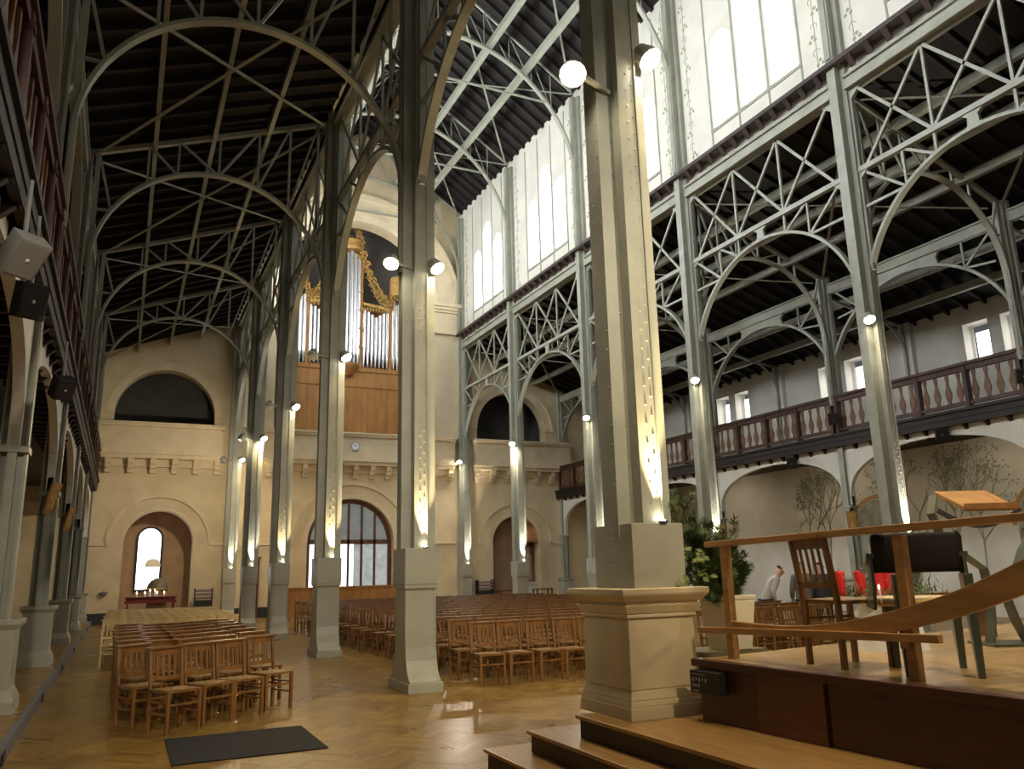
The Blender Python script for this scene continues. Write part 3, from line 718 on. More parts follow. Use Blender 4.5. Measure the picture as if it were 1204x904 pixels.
for i in range(4):
    y = (YC[i] + YC[i + 1]) / 2
    t = thing('gallery_lamp', 'ceiling lamp under the right gallery, %s bay from the camera' % ORD[i], 'lamp', (sx(1, 11.6), y, 5.27), 0, 'lamps under the right gallery')
    q = MB(); q.lathe([(.12, 0), (.12, -.05), (.09, -.07)], (0, 0, 0), 14); q.build('housing', BLACK, t)
    q = MB(); q.lathe([(.08, -.07), (.05, -.085)], (0, 0, 0), 14); q.build('lens', BULB, t)
    o = add_light('lamp_light', 'SPOT', (0, 0, -.1), 48, (1, .86, .62), t, spot_size=math.radians(150), spot_blend=.7, shadow_soft_size=.1); o.rotation_euler = Vector((.6, 0, -1)).to_track_quat('-Z', 'Y').to_euler()
# ------------------------------------------------------------------ organ
OY = 37.5
def oz(z): return 1.65 + (z - 1.65) * OY / 36.
OX = 9.23
t = thing('pipe_organ', 'oak pipe organ with gilded carving in the west gallery arch', 'organ', (OX, OY, 7.7))
Z = lambda z: oz(z) - 7.7
q = MB(); q.box(-2.75, 2.75, 0, .9, 0, Z(10.9)); q.box(-2.8, 2.8, -.06, .96, Z(10.85), Z(11.05)); q.box(-2.4, 2.4, -.05, .0, Z(10.1), Z(10.16))
for x in (-1.9, -.95, 0, .95, 1.9): q.box(x - .03, x + .03, -.025, 0, .3, Z(10.1))
q.box(-2.75, 2.75, .75, .9, 0, Z(14.2)); q.box(-.6, .6, .75, .9, 0, Z(17))
q.build('case', ORGW, t)
q = MB(); q.lathe([(.06, -.55), (.2, -.45), (.42, -.1), (.46, 0), (.46, .1)], (0, -.05, Z(11.05)), 16); q.build('tower_console', ORGW, t)
posts = MB()
for x, zt in ((-2.72, 14.9), (-2.05, 14.9), (-.55, 17.2), (.55, 17.2), (2.05, 14.9), (2.72, 14.9)): posts.box(x - .07, x + .07, -.05, .3, Z(11), Z(zt))
posts.build('pilaster', ORGW, t)
def pipe(x, y, r, z0, zt, mouth):
    w = MB(); w.lathe([(r * .25, z0), (r, z0 + mouth), (r * .93, z0 + mouth + .02), (r, z0 + mouth + .12), (r, zt)], (x, y, 0), 12)
    w.build('pipe', PIPE, t, smooth=False)
for k, x in enumerate((-.4, -.2, 0, .2, .4)): pipe(x, -.2 + .12 * abs(k - 2) * .6, .094, Z(11.05), Z(16.5 + .1 * (2 - abs(k - 2))), .55)
for s in (-1, 1):
    for k in range(7):
        pipe(s * (.72 + .195 * k), 0, .08, Z(11.1), Z(13.55 + .12 * abs(k - 3)), .75 - .06 * k)
    for k in range(3): pipe(s * (2.2 + .19 * k), -.05, .088, Z(11.05), Z(14.3), .5)
g = MB(); rr = random.Random(3)
def scroll(mb, cx, cz, r, turns=1.4, sgn=1, w=.05):
    mb.ribbon([(cx + sgn * r * (1 - k / 22) * math.cos(k * .32 * turns), -.12, cz + r * (1 - k / 22) * math.sin(k * .32 * turns)) for k in range(20)], (0, 1, 0), .1, w)
for s in (-1, 1):
    for k in range(11):                      # carved swags rising to the centre tower
        u = k / 10; x = .62 + 1.45 * u; z = Z(16.6) - (Z(16.6) - Z(14.35)) * (1 - (1 - u) ** 2.2)
        scroll(g, s * x, z, .24 - .05 * rr.random(), 1.5, s * (1 if k % 2 else -1), .06)
        scroll(g, s * x, z - .28, .16, 1.3, -s, .05)
    g.bar((s * .62, -.1, Z(14.15)), (s * 2.0, -.1, Z(14.0)), .1, .14)
    for k in range(9): g.lathe([(.02, -.14), (.06, -.05), (.02, .08)], (s * (.7 + .15 * k), -.1, Z(13.95)), 6)
    for k in range(5): scroll(g, s * (2.15 + .13 * k), Z(14.6) + .12 * (k % 2), .15, 1.3, s, .05)
    g.lathe([(.36, 0), (.36, .9), (.30, 1.0), (.2, 1.05)], (s * 2.4, .1, Z(14.75)), 14)
    for k in range(4): scroll(g, s * (.5), Z(12 + .9 * k), .1, 1.2, s, .04)
g.lathe([(.5, 0), (.55, .12), (.45, .2), (.42, .4), (.5, .5), (.3, .6)], (0, .0, Z(16.75)), 16)
for k in range(6):
    for s in (-1, 1): scroll(g, s * (.44 - .06 * k), Z(17.2 + .22 * k), .2 - .02 * k, 1.5, s, .06)
g.lathe([(.12, 0), (.16, .15), (.05, .45), (.09, .55), (.01, .8)], (0, -.05, Z(18.1)), 10)
for k in range(7): scroll(g, -.45 + .15 * k, Z(16.4) + .05 * (k % 2), .12, 1.2, 1, .05)
g.build('carving', GOLD, t)
# clock on the balcony
t = thing('wall_clock', 'small round clock on the balcony front below the organ', 'clock', (9.12, YW - .5, 7.26))
q = MB(); q.lathe([(.21, 0), (.21, .05), (.17, .055)], (0, 0, 0), 24, (0, -1, 0)); q.build('rim', GREYF, t)
q = MB(); q.lathe([(.17, .05), (.16, .058)], (0, 0, 0), 24, (0, -1, 0)); q.build('dial', FACE, t)
q = MB(); q.bar((0, -.065, 0), (.05, -.065, .09), .008, .014); q.bar((0, -.065, 0), (-.08, -.065, .1), .008, .01); q.build('hands', BLACK, t)

# ------------------------------------------------------------------ west door, niches
DOORW = mat('door_wood', (.16, .055, .03), .4, 0, .4, 5)
q = MB(); yd = YW + .35
ringpts = arch_hole(DX, 1.93, .03, 3.02); inner = arch_hole(DX, 1.76, .2, 3.02)
q.plate(ringpts, [inner], lambda u, v, d: (u, yd + d, v), .12)
q.box(DX - 1.8, DX + 1.8, yd, yd + .12, 2.98, 3.18); q.box(DX - 1.8, DX + 1.8, yd, yd + .12, 1.02, 1.16)
for x, w in ((-.72, .12), (-.05, .05), (.55, .05), (1.15, .05), (-1.25, .05), (-.62, .06)): q.box(DX + x - w, DX + x + w, yd, yd + .12, .1, 3.0 + math.sqrt(max(0, 1.76 ** 2 - x * x)))
q.box(DX - 1.8, DX + 1.8, yd + .03, yd + .09, .1, 1.05)
d1 = struct('door_1', q, DOORW, 'arched wooden west door with a glazed fanlight under the organ', 'door')
q = MB(); q.plate([(DX - 1.76, 3.16)] + [(DX + 1.76, 3.16)] + arc(DX, 3.04, 1.74, .07, PI - .07), [], lambda u, v, d: (u, yd + .06 + d, v), .01); q.build('fanlight_glass', STAIN, d1)
q = MB(); q.box(DX - 1.76, DX + 1.2, yd + .06, yd + .07, 1.1, 3.0); q.build('door_glass', DOORG, d1)
q = MB(); q.box(DX + .2, DX + 1.76, yd + .055, yd + .065, 1.1, 3.0); q.build('stained_glass', stained('stained_door', .28), d1)
# window in the left niche
w = window(1.02, .44, 1.25, 3.3, lambda u, v, d: (u, YW + 1.47 + d, v), WINLOW, 'arched bright window in the left alcove of the west wall')
q = MB(); q.plate(arch_hole(1.02, .52, 1.17, 3.3), [arch_hole(1.02, .43, 1.26, 3.3)], lambda u, v, d: (u, YW + 1.40 + d, v), .1)
for z in (1.9, 2.55, 3.2): q.box(.6, 1.44, YW + 1.43, YW + 1.46, z, z + .025)
q.build('window_frame', BLACK, w)
# candle table in front of the left niche
t = thing('candle_stand', 'dark red votive candle table before the left alcove', 'table', (1.12, 34.6, 0))
q = MB(); q.box(-.9, .9, -.3, .3, .78, .86); q.box(-.86, .86, -.27, .27, .86, .98); q.box(-.9, .9, -.33, .33, .98, 1.02); q.build('table_top', DKRED, t)
for x in (-.8, .8):
    for y in (-.25, .25): q = MB(); q.box(x - .03, x + .03, y - .03, y + .03, 0, .78); q.build('leg', DKRED, t)
q = MB(); q.bar((-.85, .2, 1.02), (-.85, .2, 1.35), .03, .03); q.bar((.85, .2, 1.02), (.85, .2, 1.3), .03, .03); q.bar((-.85, .2, 1.33), (.85, .2, 1.28), .02, .03); q.build('rack', GOLD, t)
for k, (x, z) in enumerate(((-.5, 1.02), (-.22, 1.02), (.2, 1.02), (.45, 1.02), (.12, 1.02), (-.05, 1.02))):
    hh = .12 if k < 4 else .2
    t = thing('votive_candle', 'lit votive candle on the dark red table, %s' % ('leftmost', 'second from left', 'fifth from left', 'rightmost', 'tall one right of centre', 'tall one left of centre')[k], 'candle', (1.12 + x, 34.45, z), 0, 'votive candles')
    q = MB(); q.lathe([(.03, 0), (.035, hh)], (0, 0, 0), 10); q.build('wax', FACE, t)
    q = MB(); q.lathe([(.005, 0), (.022, .02), (.004, .07)], (0, 0, hh), 8); q.build('flame', FLAME, t)
t = thing('domed_shrine', 'grey domed shrine top behind the candle table', 'shrine', (1.35, 35.2, 0))
q = MB(); q.box(-.35, .35, -.2, .2, 0, 1.2); q.build('base', PINK, t)
q = MB(); q.lathe([(.40, 1.2), (.40, 1.3), (.36, 1.45), (.25, 1.6), (.08, 1.7)], (0, 0, 0), 20); q.build('dome', mat('dull_dome', (.13, .10, .06), .5), t, smooth=True)
t = thing('hanging_lamp', 'glowing cream lampshade hanging before the alcove window', 'lamp', (1.17, 36.95, 2.15))
q = MB(); q.lathe([(.30, 0), (.29, .12), (.22, .27), (.08, .33)], (0, 0, 0), 16); q.build('shade', SHADE, t, smooth=True)
q = MB(); q.bar((0, 0, .32), (0, 0, 2.85), .008, .008); q.build('cord', BLACK, t)
# small cabinets, leaflet racks and tables by the west wall
def cabinet(x, y, w, lab, n):
    t = thing('leaflet_cabinet', lab, 'cabinet', (x, y, 0), 0, 'cabinets by the west wall')
    q = MB(); q.box(-w / 2, w / 2, -.2, .2, 0, .8); q.build('body', BLACK, t)
    for k in range(n):
        q = MB(); q.box(-w / 2, w / 2, -.22, .18, .85 + .14 * k, .88 + .14 * k); q.build('shelf', DOORW, t)
        q = MB(); q.box(-w / 2 + .05, w / 2 - .05, -.18, .1, .88 + .14 * k, .94 + .14 * k); q.build('leaflets', mat('leaflet_paper_%d' % k, (.28, .2, .22), .7), t)
    q = MB(); q.box(-w / 2, -w / 2 + .03, -.2, .2, .8, .85 + .14 * n); q.box(w / 2 - .03, w / 2, -.2, .2, .8, .85 + .14 * n); q.build('side_panel', BLACK, t)
cabinet(3.05, 35.3, .68, 'dark leaflet cabinet by the left alcove', 3)
cabinet(15.25, 35.3, .8, 'dark leaflet cabinet beside the right alcove', 3)
for x, w, h, nm in ((16.6, 1.3, .78, 'left of'), (18.3, .9, .8, 'right of')):
    t = thing('side_table', 'dark low table standing in the right alcove, %s the column' % nm, 'table', (x, 35.4, 0))
    q = MB(); q.box(-w / 2, w / 2, -.25, .25, h - .05, h); q.build('top', DOORW, t)
    for a in (-1, 1):
        for c in (-1, 1): q = MB(); q.box(a * (w / 2 - .06) - .03, a * (w / 2 - .06) + .03, c * .2 - .03, c * .2 + .03, 0, h - .05); q.build('leg', DOORW, t)
t = thing('statue', 'pale statue on a white pedestal in the right alcove', 'statue', (18.2, 36.7, 0))
q = MB(); q.box(-.3, .3, -.3, .3, 0, 1.0); q.box(-.36, .36, -.36, .36, 1.0, 1.1); q.build('pedestal', WHITE, t)
q = MB(); q.lathe([(.2, 1.1), (.24, 1.3), (.17, 1.8), (.2, 2.15), (.21, 2.35), (.09, 2.45), (.07, 2.5), (.11, 2.58), (.12, 2.7), (.06, 2.8)], (0, 0, 0), 16); q.build('figure', mat('statue_stone', (.42, .28, .18), .7), t, smooth=True)
q = MB(); q.lathe([(.55, 3.0), (.6, 3.1), (.5, 3.5), (.2, 3.9)], (0, 0, 0), 18); q.build('canopy', mat('copper_canopy', (.55, .25, .12), .4), t, smooth=True)
# panelling round the entrance: lobby screens and dark doors
for k, (x0, x1, y, h, m, lab) in enumerate(((4.72, 5.25, 35.9, 2.4, DOORW, 'dark narrow side door left of the west entrance'), (11.95, 12.5, 35.9, 2.3, DOORW, 'dark narrow side door right of the west entrance'))):
    q = MB(); q.box(x0, x1, y, YW, 0, h); q.box(x0 - .06, x1 + .06, y - .02, YW, h, h + .07)
    d = struct('door_%d' % (k + 2), q, m, lab, 'door'); q = MB(); q.box(x0 + .06, x1 - .06, y - .015, y, .2, 1.0); q.box(x0 + .06, x1 - .06, y - .015, y, 1.1, h - .15); q.build('door_panel', RISER, d)
    q = MB(); q.box(x0 + .1, x1 - .1, y - .03, y - .012, 1.25, 1.32); q.build('notice', MARK, d)
t = thing('lobby_screen', 'low oak screen in front of the west entrance', 'screen', (8.3, 32.2, 0))
q = MB(); q.box(-2.5, 2.6, -.04, .04, .1, 1.15); q.box(-2.55, 2.65, -.07, .07, 1.15, 1.22)
for k in range(7): q.box(-2.4 + .8 * k - .03, -2.4 + .8 * k + .03, -.055, .055, .0, 1.15)
q.build('panel', ORGW, t)
for x, lab in ((-.53, 'left'), (19.62, 'right')):
    t = thing('holy_water_font', 'small dark holy water stoup at the %s end of the west wall' % lab, 'font', (x, YW - .12, 1.15))
    q = MB(); q.lathe([(.03, -.12), (.12, -.02), (.16, .06), (.13, .06)], (0, 0, 0), 12); q.build('bowl', GREYP, t); q = MB(); q.box(-.05, .05, 0, .12, -.05, .1); q.build('bracket', GREYP, t)

# ------------------------------------------------------------------ chairs
def leg_mb(x, y, z1, lean=0):
    q = MB(); q.bar((x, y, 0), (x, y, .44), .034, .034, (0, 1, 0))
    if z1 > .45: q.bar((x, y, .43), (x, y + lean, z1), .034, .034, (0, 1, 0))
    return q
def chair_parts():
    W, D = .19, .19; out = []
    # faces -Y; back at +Y
    q = MB(); q.box(-W - .015, W + .015, -D - .02, D, .425, .45); q.mi = 1; q.add([(-W + .02, -D + .01, .452), (W - .02, -D + .01, .452), (W - .02, D - .02, .452), (-W + .02, D - .02, .452), (0, 0, .468)], [(0, 1, 4), (1, 2, 4), (2, 3, 4), (3, 0, 4)]); out.append(('seat', q))
    for x in (-W, W):
        out.append(('leg', leg_mb(x, -D, .43))); out.append(('leg', leg_mb(x, D, .87, .06)))
    q = MB(); q.box(-W - .035, W + .035, D + .02, D + .115, .87, .893); out.append(('top_ledge', q))
    q = MB(); q.box(-W, W, D + .045, D + .065, .80, .87); out.append(('back_rail', q))
    q = MB(); q.box(-W, W, D + .012, D + .032, .53, .575); out.append(('back_rail', q))
    for x in (-.105, -.035, .035, .105): q = MB(); q.bar((x, D + .022, .57), (x, D + .055, .81), .02, .012, (0, 1, 0)); out.append(('slat', q))
    for x in (-W, W):
        q = MB(); q.bar((x, -D, .2), (x, D, .2), .022, .022); q.bar((x, -D, .32), (x, D, .32), .02, .02); out.append(('stretcher', q))
    for y, z in ((-D, .30), (D, .24)): q = MB(); q.bar((-W, y, z), (W, y, z), .022, .022); out.append(('stretcher', q))
    return out
def make_chair(name, label, wood, rush, group):
    t = thing(name, label, 'chair', (0, 0, 0), 0, group)
    for n, q in chair_parts(): q.build(n, [wood, rush], t)
    return t
def merged_chair(name, label, wood, rush, group):
    q = MB()
    for n, p in chair_parts():
        o = len(q.v); q.v += p.v; q.f += [[i + o for i in f] for f in p.f]; q.m += p.m
    return tag(q.build(name, [wood, rush]), label, 'chair', group, 'thing')
proto = make_chair('church_chair', 'prototype', CHAIR, RUSH, 'rush seated chairs in the left aisle')
used = [False]
def put(x, y, rz, lab, grp):
    if not used[0]:
        used[0] = True; proto.location = (x, y, 0); proto.rotation_euler = (0, 0, rz); proto['label'] = lab; proto['group'] = grp; return proto
    return dup(proto, (x, y, 0), rz, lab, grp)
rnd = random.Random(11)
# left aisle block: five files
front = [(.33, 10.98), (.66, 10.36), (1.05, 10.70), (1.43, 10.95), (1.86, 11.38)]
for r in range(7):
    for c, (x, y) in enumerate(front):
        lab = 'brown chair of the left aisle block, %s row from the front, %s from its left' % (ORD[r], ORD[c])
        yy = y if r == 0 else (y if c != 1 else y + .3)
        put(x - .012 * r + (0 if r == 0 else rnd.uniform(-.02, .02)), yy + .86 * r + (0 if r == 0 else rnd.uniform(-.04, .04)), .47 + rnd.uniform(-.05, .05) - .03 * r, lab, 'brown chairs in the left aisle block')
pale = merged_chair('straw_chair', 'x', PALE, PALE, 'pale straw chairs behind the brown ones in the left aisle')
first = True
for r in range(7):
    for c in range(6):
        o = pale if first else pale.copy()
        if not first: COL.objects.link(o)
        first = False
        o.location = (-.02 + .43 * c + rnd.uniform(-.02, .02), 18.3 + .95 * r + rnd.uniform(-.05, .05), 0); o.rotation_euler = (0, 0, rnd.uniform(-.06, .06))
        o['label'] = 'pale straw chair behind the brown aisle block, %s row, %s from left' % (ORD[r], ORD[c])
# camera projection, used only to leave out chairs that the pedestal hides completely
F_PX, YAW, PITCH, ROLL = 950.5, math.radians(25.567), math.radians(12.974), math.radians(-1.376)
fw = Vector((math.sin(YAW) * math.cos(PITCH), math.cos(YAW) * math.cos(PITCH), math.sin(PITCH))); rt = Vector((math.cos(YAW), -math.sin(YAW), 0)); up = rt.cross(fw)
rt2 = rt * math.cos(ROLL) + up * math.sin(ROLL); up2 = up * math.cos(ROLL) - rt * math.sin(ROLL)
def px(p):
    d = Vector(p) - Vector((0, 0, 1.65)); return 602 + F_PX * d.dot(rt2) / d.dot(fw)
far = merged_chair('church_chair', 'brown chair in the crowded nave rows behind the front three', CHAIR, RUSH, 'brown chairs in the deep nave rows')
ffirst = True; n_far = 0
for r in range(16):
    for c in range(17):
        x = 5.12 + .475 * c + rnd.uniform(-.03, .03); y = 11.75 + .93 * r + rnd.uniform(-.05, .05); u = px((x, y, .6))
        if (708 < u < 840) or u > 985: continue
        rz = rnd.uniform(-.08, .08)
        if r < 3 and u < 708:
            put(x, y, rz, 'brown chair of the nave block, %s row from the front, %s from the column' % (ORD[r], ORD[c] if c < 10 else 'last'), 'brown chairs in the front nave rows')
        else:
            o = far if ffirst else far.copy()
            if not ffirst: COL.objects.link(o)
            ffirst = False; o.location = (x, y, 0); o.rotation_euler = (0, 0, rz); n_far += 1
            if u > 840:
                o['label'] = 'brown chair of the nave rows seen past the stage railing'; o['group'] = 'brown chairs seen past the railing'
            else:
                o['label'] = 'brown chair in the crowded nave rows behind the front three'; o['group'] = 'brown chairs in the deep nave rows'
print('far chairs', n_far)

# ------------------------------------------------------------------ mat, steps, stage
q = MB(); q.box(-.71, .71, -.68, .68, 0, .012); o = tag(q.build('floor_mat', BLACKM, bevel=.004), 'black rectangular floor mat in the left foreground', 'mat'); o.location = (1.26, 9.15, 0)
for k, (x0, x1, y1, z0, z1, lab) in enumerate(((2.93, 6.0, 6.87, 0, .17, 'lowest'), (3.19, 6.0, 6.55, .17, .34, 'middle'), (3.40, 6.0, 6.08, .34, .51, 'top'))):
    t = thing('stage_step', '%s of three wooden steps beside the cream pedestal' % lab, 'step', (0, 0, 0), 0, 'stage steps')
    q = MB(); q.box(x0 + .03, x1, .5, y1 - .03, z0, z1 - .03); q.build('riser', RISER, t)
    q = MB(); q.box(x0, x1, .5, y1, z1 - .03, z1); q.build('tread', TREAD, t, bevel=.006)
    if k == 2:
        pass
t = thing('stage', 'raised wooden stage platform at the right with dark mahogany front', 'stage')
E0, E1 = Vector((4.10, 5.36)), Vector((4.36, .6))
SP = [(4.10, 5.36), (4.36, .6), (14.0, .6), (14.0, 6.9), (6.0, 5.64), (4.78, 5.45)]
q = MB(); q.plate(SP, [], lambda u, v, d: (u, v, .91 + d), .04); q.build('stage_floor', STAGE, t)
q = MB(); q.plate([(4.14, 5.32), (4.40, .62), (13.9, .62), (13.9, 6.8), (6.0, 5.6), (4.78, 5.41)], [], lambda u, v, d: (u, v, .512 + d), .397); q.build('stage_core', RISER, t)
d = (E1 - E0).normalized(); nn = Vector((d.y, -d.x)); 
if nn.x > 0: nn = -nn
def ed(s_, o_, z): p = E0 + d * s_ + nn * o_; return (p.x, p.y, z)
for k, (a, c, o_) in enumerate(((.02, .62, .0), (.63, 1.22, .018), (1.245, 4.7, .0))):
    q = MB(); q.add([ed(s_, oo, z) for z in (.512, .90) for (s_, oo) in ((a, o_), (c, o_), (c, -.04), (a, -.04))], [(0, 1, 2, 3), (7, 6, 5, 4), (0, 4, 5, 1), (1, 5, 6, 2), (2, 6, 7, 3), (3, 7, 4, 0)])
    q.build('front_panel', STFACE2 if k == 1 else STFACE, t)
q = MB(); q.add([ed(s_, oo, z) for z in (.90, .955) for (s_, oo) in ((-.03, .04), (4.7, .04), (4.7, -.06), (-.03, -.06))], [(0, 1, 2, 3), (7, 6, 5, 4), (0, 4, 5, 1), (1, 5, 6, 2), (2, 6, 7, 3), (3, 7, 4, 0)]); q.build('edge_trim', STFACE, t, bevel=.006)
# control box on the stage front
t = thing('control_box', 'black control box with white markings fixed to the stage front', 'box')
q = MB(); q.add([ed(s_, oo, z) for z in (.72, .88) for (s_, oo) in ((.02, .10), (.34, .10), (.34, .02), (.02, .02))], [(0, 1, 2, 3), (7, 6, 5, 4), (0, 4, 5, 1), (1, 5, 6, 2), (2, 6, 7, 3), (3, 7, 4, 0)]); q.build('case', BLACK, t, bevel=.004)
q = MB()
for (a, c, z0, z1) in ((.04, .2, .855, .859), (.05, .12, .735, .741)) + tuple((.05 + .035 * k, .062 + .035 * k, .80 + .012 * (k % 2), .83) for k in range(5)) + tuple((.05 + .022 * k, .06 + .022 * k, .765, .785) for k in range(4)):
    q.add([ed(s_, .1012, z) for z in (z0, z1) for s_ in (a, c)], [(0, 1, 3, 2)])
q.build('markings', MARK, t)

# ------------------------------------------------------------------ railing with the swept beam
t = thing('stage_railing', 'light oak railing with a sweeping curved beam on the stage edge', 'railing')
XR_ = 4.37
for y in (5.25, 3.60):
    q = MB(); q.box(XR_ - .03, XR_ + .03, y - .035, y + .035, .95, 1.81); q.box(XR_ - .1, XR_ - .03, y - .012, y + .012, 1.14, 1.18); q.build('post', RAILW, t, bevel=.004)
q = MB(); q.bar((XR_, 5.46, 1.822), (XR_, .9, 1.90), .085, .045); q.build('handrail', RAILW, t, bevel=.005)
q = MB(); q.bar((XR_ - .098, 5.52, 1.152), (XR_ - .098, 3.33, 1.212), .046, .048); q.build('lower_rail', RAILW, t, bevel=.004)
TOPL = [(5.45, 1.235), (5.15, 1.235), (4.74, 1.216), (4.33, 1.236), (3.97, 1.285), (3.66, 1.355), (3.35, 1.433), (3.06, 1.53), (2.79, 1.65), (2.3, 1.87), (1.8, 2.1)]
BOTL = [(5.45, 1.20), (5.0, 1.178), (4.5, 1.170), (4.1, 1.175), (3.78, 1.207), (3.5, 1.265), (3.18, 1.342), (2.81, 1.47), (2.3, 1.66), (1.8, 1.86)]
def ip(L, y):
    for (ya, za), (yb, zb) in zip(L, L[1:]):
        if yb <= y <= ya: u_ = (ya - y) / (ya - yb); return za + (zb - za) * u_
    return L[-1][1]
def ips(L, y): return sum(ip(L, min(5.45, max(1.8, y + e))) for e in (-.2, -.1, 0, .1, .2)) / 5
cv = []
for k in range(33):
    y = 5.16 - 3.26 * k / 32; cv.append((y, ips(TOPL, y), ips(TOPL, y) - ips(BOTL, y)))
q = MB(); vs = []; 
for y, zt, h in cv:
    for x in (XR_ - .075, XR_ - .032): vs += [(x, y, zt), (x, y, zt - h)]
fs = []
for k in range(32):
    o_ = 4 * k; fs += [(o_, o_ + 4, o_ + 5, o_ + 1), (o_ + 2, o_ + 3, o_ + 7, o_ + 6), (o_, o_ + 2, o_ + 6, o_ + 4), (o_ + 1, o_ + 5, o_ + 7, o_ + 3)]
fs += [(0, 1, 3, 2), (128, 130, 131, 129)]
q.add(vs, fs); q.build('curved_beam', RAILW, t, bevel=.004)

# stage chairs
c1 = dup(proto, (4.66, 4.37, .95), math.radians(80), 'wooden prayer chair standing on the stage behind the railing', 'x'); del c1['group']
c2 = dup(proto, (5.53, 3.17, .95), math.radians(97), 'wooden prayer chair cut off by the right edge of the picture', 'x'); del c2['group']

# black armchair with tapered green legs
t = thing('armchair', 'black upholstered armchair with tapered green metal legs on the stage', 'chair', (4.78, 3.88, .95), math.radians(-43))
# local: faces +Y, back at -Y
q = MB(); n = 14; vs = []
for z, e in ((.63, 0), (.66, .015), (.85, .02), (.875, .01)):
    for k in range(n + 1):
        x = -.26 + .52 * k / n; vs.append((x * (1 - (0 if z < .87 else .04)), -.31 + .05 * (x / .26) ** 2 - (z - .63) * .15 - e, z))
m = len(vs)
vs += [(x, y + .045, z) for x, y, z in vs]
fs = []
for j in range(3):
    for k in range(n):
        a = j * (n + 1) + k; fs += [(a, a + 1, a + n + 2, a + n + 1), (m + a + 1, m + a, m + a + n + 1, m + a + n + 2)]
for k in range(n): fs += [(k + 1, k, m + k, m + k + 1), (3 * (n + 1) + k, 3 * (n + 1) + k + 1, m + 3 * (n + 1) + k + 1, m + 3 * (n + 1) + k)]
for j in range(3):
    for k in (0, n):
        a = j * (n + 1) + k; fs.append((a, a + n + 1, m + a + n + 1, m + a))
q.add(vs, fs); q.build('backrest', CLOTHB, t, smooth=True, bevel=.012)
q = MB(); q.box(-.24, .24, -.22, .27, .42, .47); q.build('seat', PALE, t, bevel=.02)
for x in (-.27, .27):
    for y0, y1, hz in ((-.27, -.33, .62), (.24, .20, .40)):
        x_ = x; x = -.13 if x < 0 else x
        fx = x; q = MB(); q.frustum((fx - .02, fx + .02, y1 - .015, y1 + .015), (x - .028, x + .028, y0 - .07, y0 + .07), 0, hz); q.build('leg', GREENM, t, bevel=.004); x = x_
    q = MB(); q.ribbon([(x, -.30, .74), (x, -.18, .70), (x, .0, .655), (x, .18, .64), (x, .28, .645)], (0, 0, 1), .03, .05); q.build('armrest', GREENM, t)
    q = MB(); q.plate([(-.30, .74), (-.33, .55), (-.24, .40), (.22, .40), (.20, .46), (-.14, .52), (-.16, .69)], [], lambda u, v, d, x=x: (x - .01 + d, u, v), .02); q.build('side_plate', GREENM, t)

# lectern
t = thing('lectern', 'lectern with a slanted wooden desk on curved green metal sheets', 'lectern', (6.62, 4.72, .95), math.radians(-26))
q = MB(); vs = [(-.20, .14, 1.30), (.26, .14, 1.30), (.31, -.20, 1.13), (-.12, -.20, 1.13)]; q.add(vs + [(x, y, z - .03) for x, y, z in vs], [(0, 1, 2, 3)[::-1], (4, 5, 6, 7), (0, 4, 5, 1)[::-1], (1, 5, 6, 2)[::-1], (2, 6, 7, 3)[::-1], (3, 7, 4, 0)[::-1]]); q.build('desk', RAILW, t)
q = MB(); q.bar((-.13, -.205, 1.14), (.32, -.205, 1.14), .03, .05); q.build('book_ledge', CHAIR, t)
for sgn, lo in ((-1, -.02), (1, .3)):
    q = MB()
    pts = [(lo + sgn * .26, 1.26), (lo + sgn * .30, 1.1), (lo + sgn * .25, .92), (lo + sgn * .12, .78), (lo + sgn * -.02 + .06, .62), (.14 + sgn * .06, .45), (.16 + sgn * .10, .2), (.18 + sgn * .16, .0)]
    q.ribbon([(x, 0, z) for x, z in pts], (0, 1, 0), .14, .012); q.build('metal_sheet', GREENM, t)
q = MB(); q.ribbon([(-.3 + .7 * k / 12, -.08, 1.12 - .14 * math.sin(PI * k / 12)) for k in range(13)], (0, 1, 0), .03, .035); q.build('cradle', BLACK, t)
q = MB(); q.box(-.06, .40, -.2, .2, 0, .02); q.build('foot_plate', GREENM, t)

# advent wreath with red candles
t = thing('advent_wreath', 'dark green fir wreath on a cloth-draped stand beside the candles', 'wreath', (5.80, 5.0, 1.03))
q = MB(); q.lathe([(.30, -.08), (.24, .2), (.2, .33), (.26, .335)], (0, 0, 0), 18); q.build('draped_stand', FACE, t)
q = MB(); rw = random.Random(5)
for k in range(900):
    a = rw.uniform(0, 2 * PI); rr_ = .3 + rw.gauss(0, .07); p = Vector((rr_ * math.cos(a), rr_ * math.sin(a), .37 + rw.gauss(0, .035)))
    dd = Vector((rw.gauss(0, 1), rw.gauss(0, 1), rw.gauss(0, .7))).normalized() * rw.uniform(.05, .11); sd = dd.cross(Vector((0, 0, 1))).normalized() * .008
    q.add([p - sd, p + sd, p + dd], [(0, 1, 2)])
q.build('fir_sprigs', LEAF, t)
for k, (x, y) in enumerate(((-.29, .10), (-.12, .04), (-.02, -.06), (.10, -.06))):
    c = thing('red_candle', 'thick red candle in the fir wreath, %s from the left' % ORD[k], 'candle', (5.76 + x, 5.05 + y, 1.38), 0, 'red advent candles')
    q = MB(); q.lathe([(.045, 0), (.046, .19), (.04, .205), (.02, .2)], (0, 0, 0), 18); q.build('wax', RED, c)
    q = MB(); q.tube([(0, 0, .2), (.002, 0, .225)], .003, 5); q.build('wick', BLACK, c)
t = thing('small_candle', 'small burning taper in front of the red candles', 'candle', (5.52, 4.80, 1.38))
q = MB(); q.lathe([(.012, 0), (.01, .06)], (0, 0, 0), 8); q.build('wax', FACE, t); q = MB(); q.lathe([(.003, 0), (.009, .012), (.002, .034)], (0, 0, .06), 8); q.build('flame', FLAME, t)
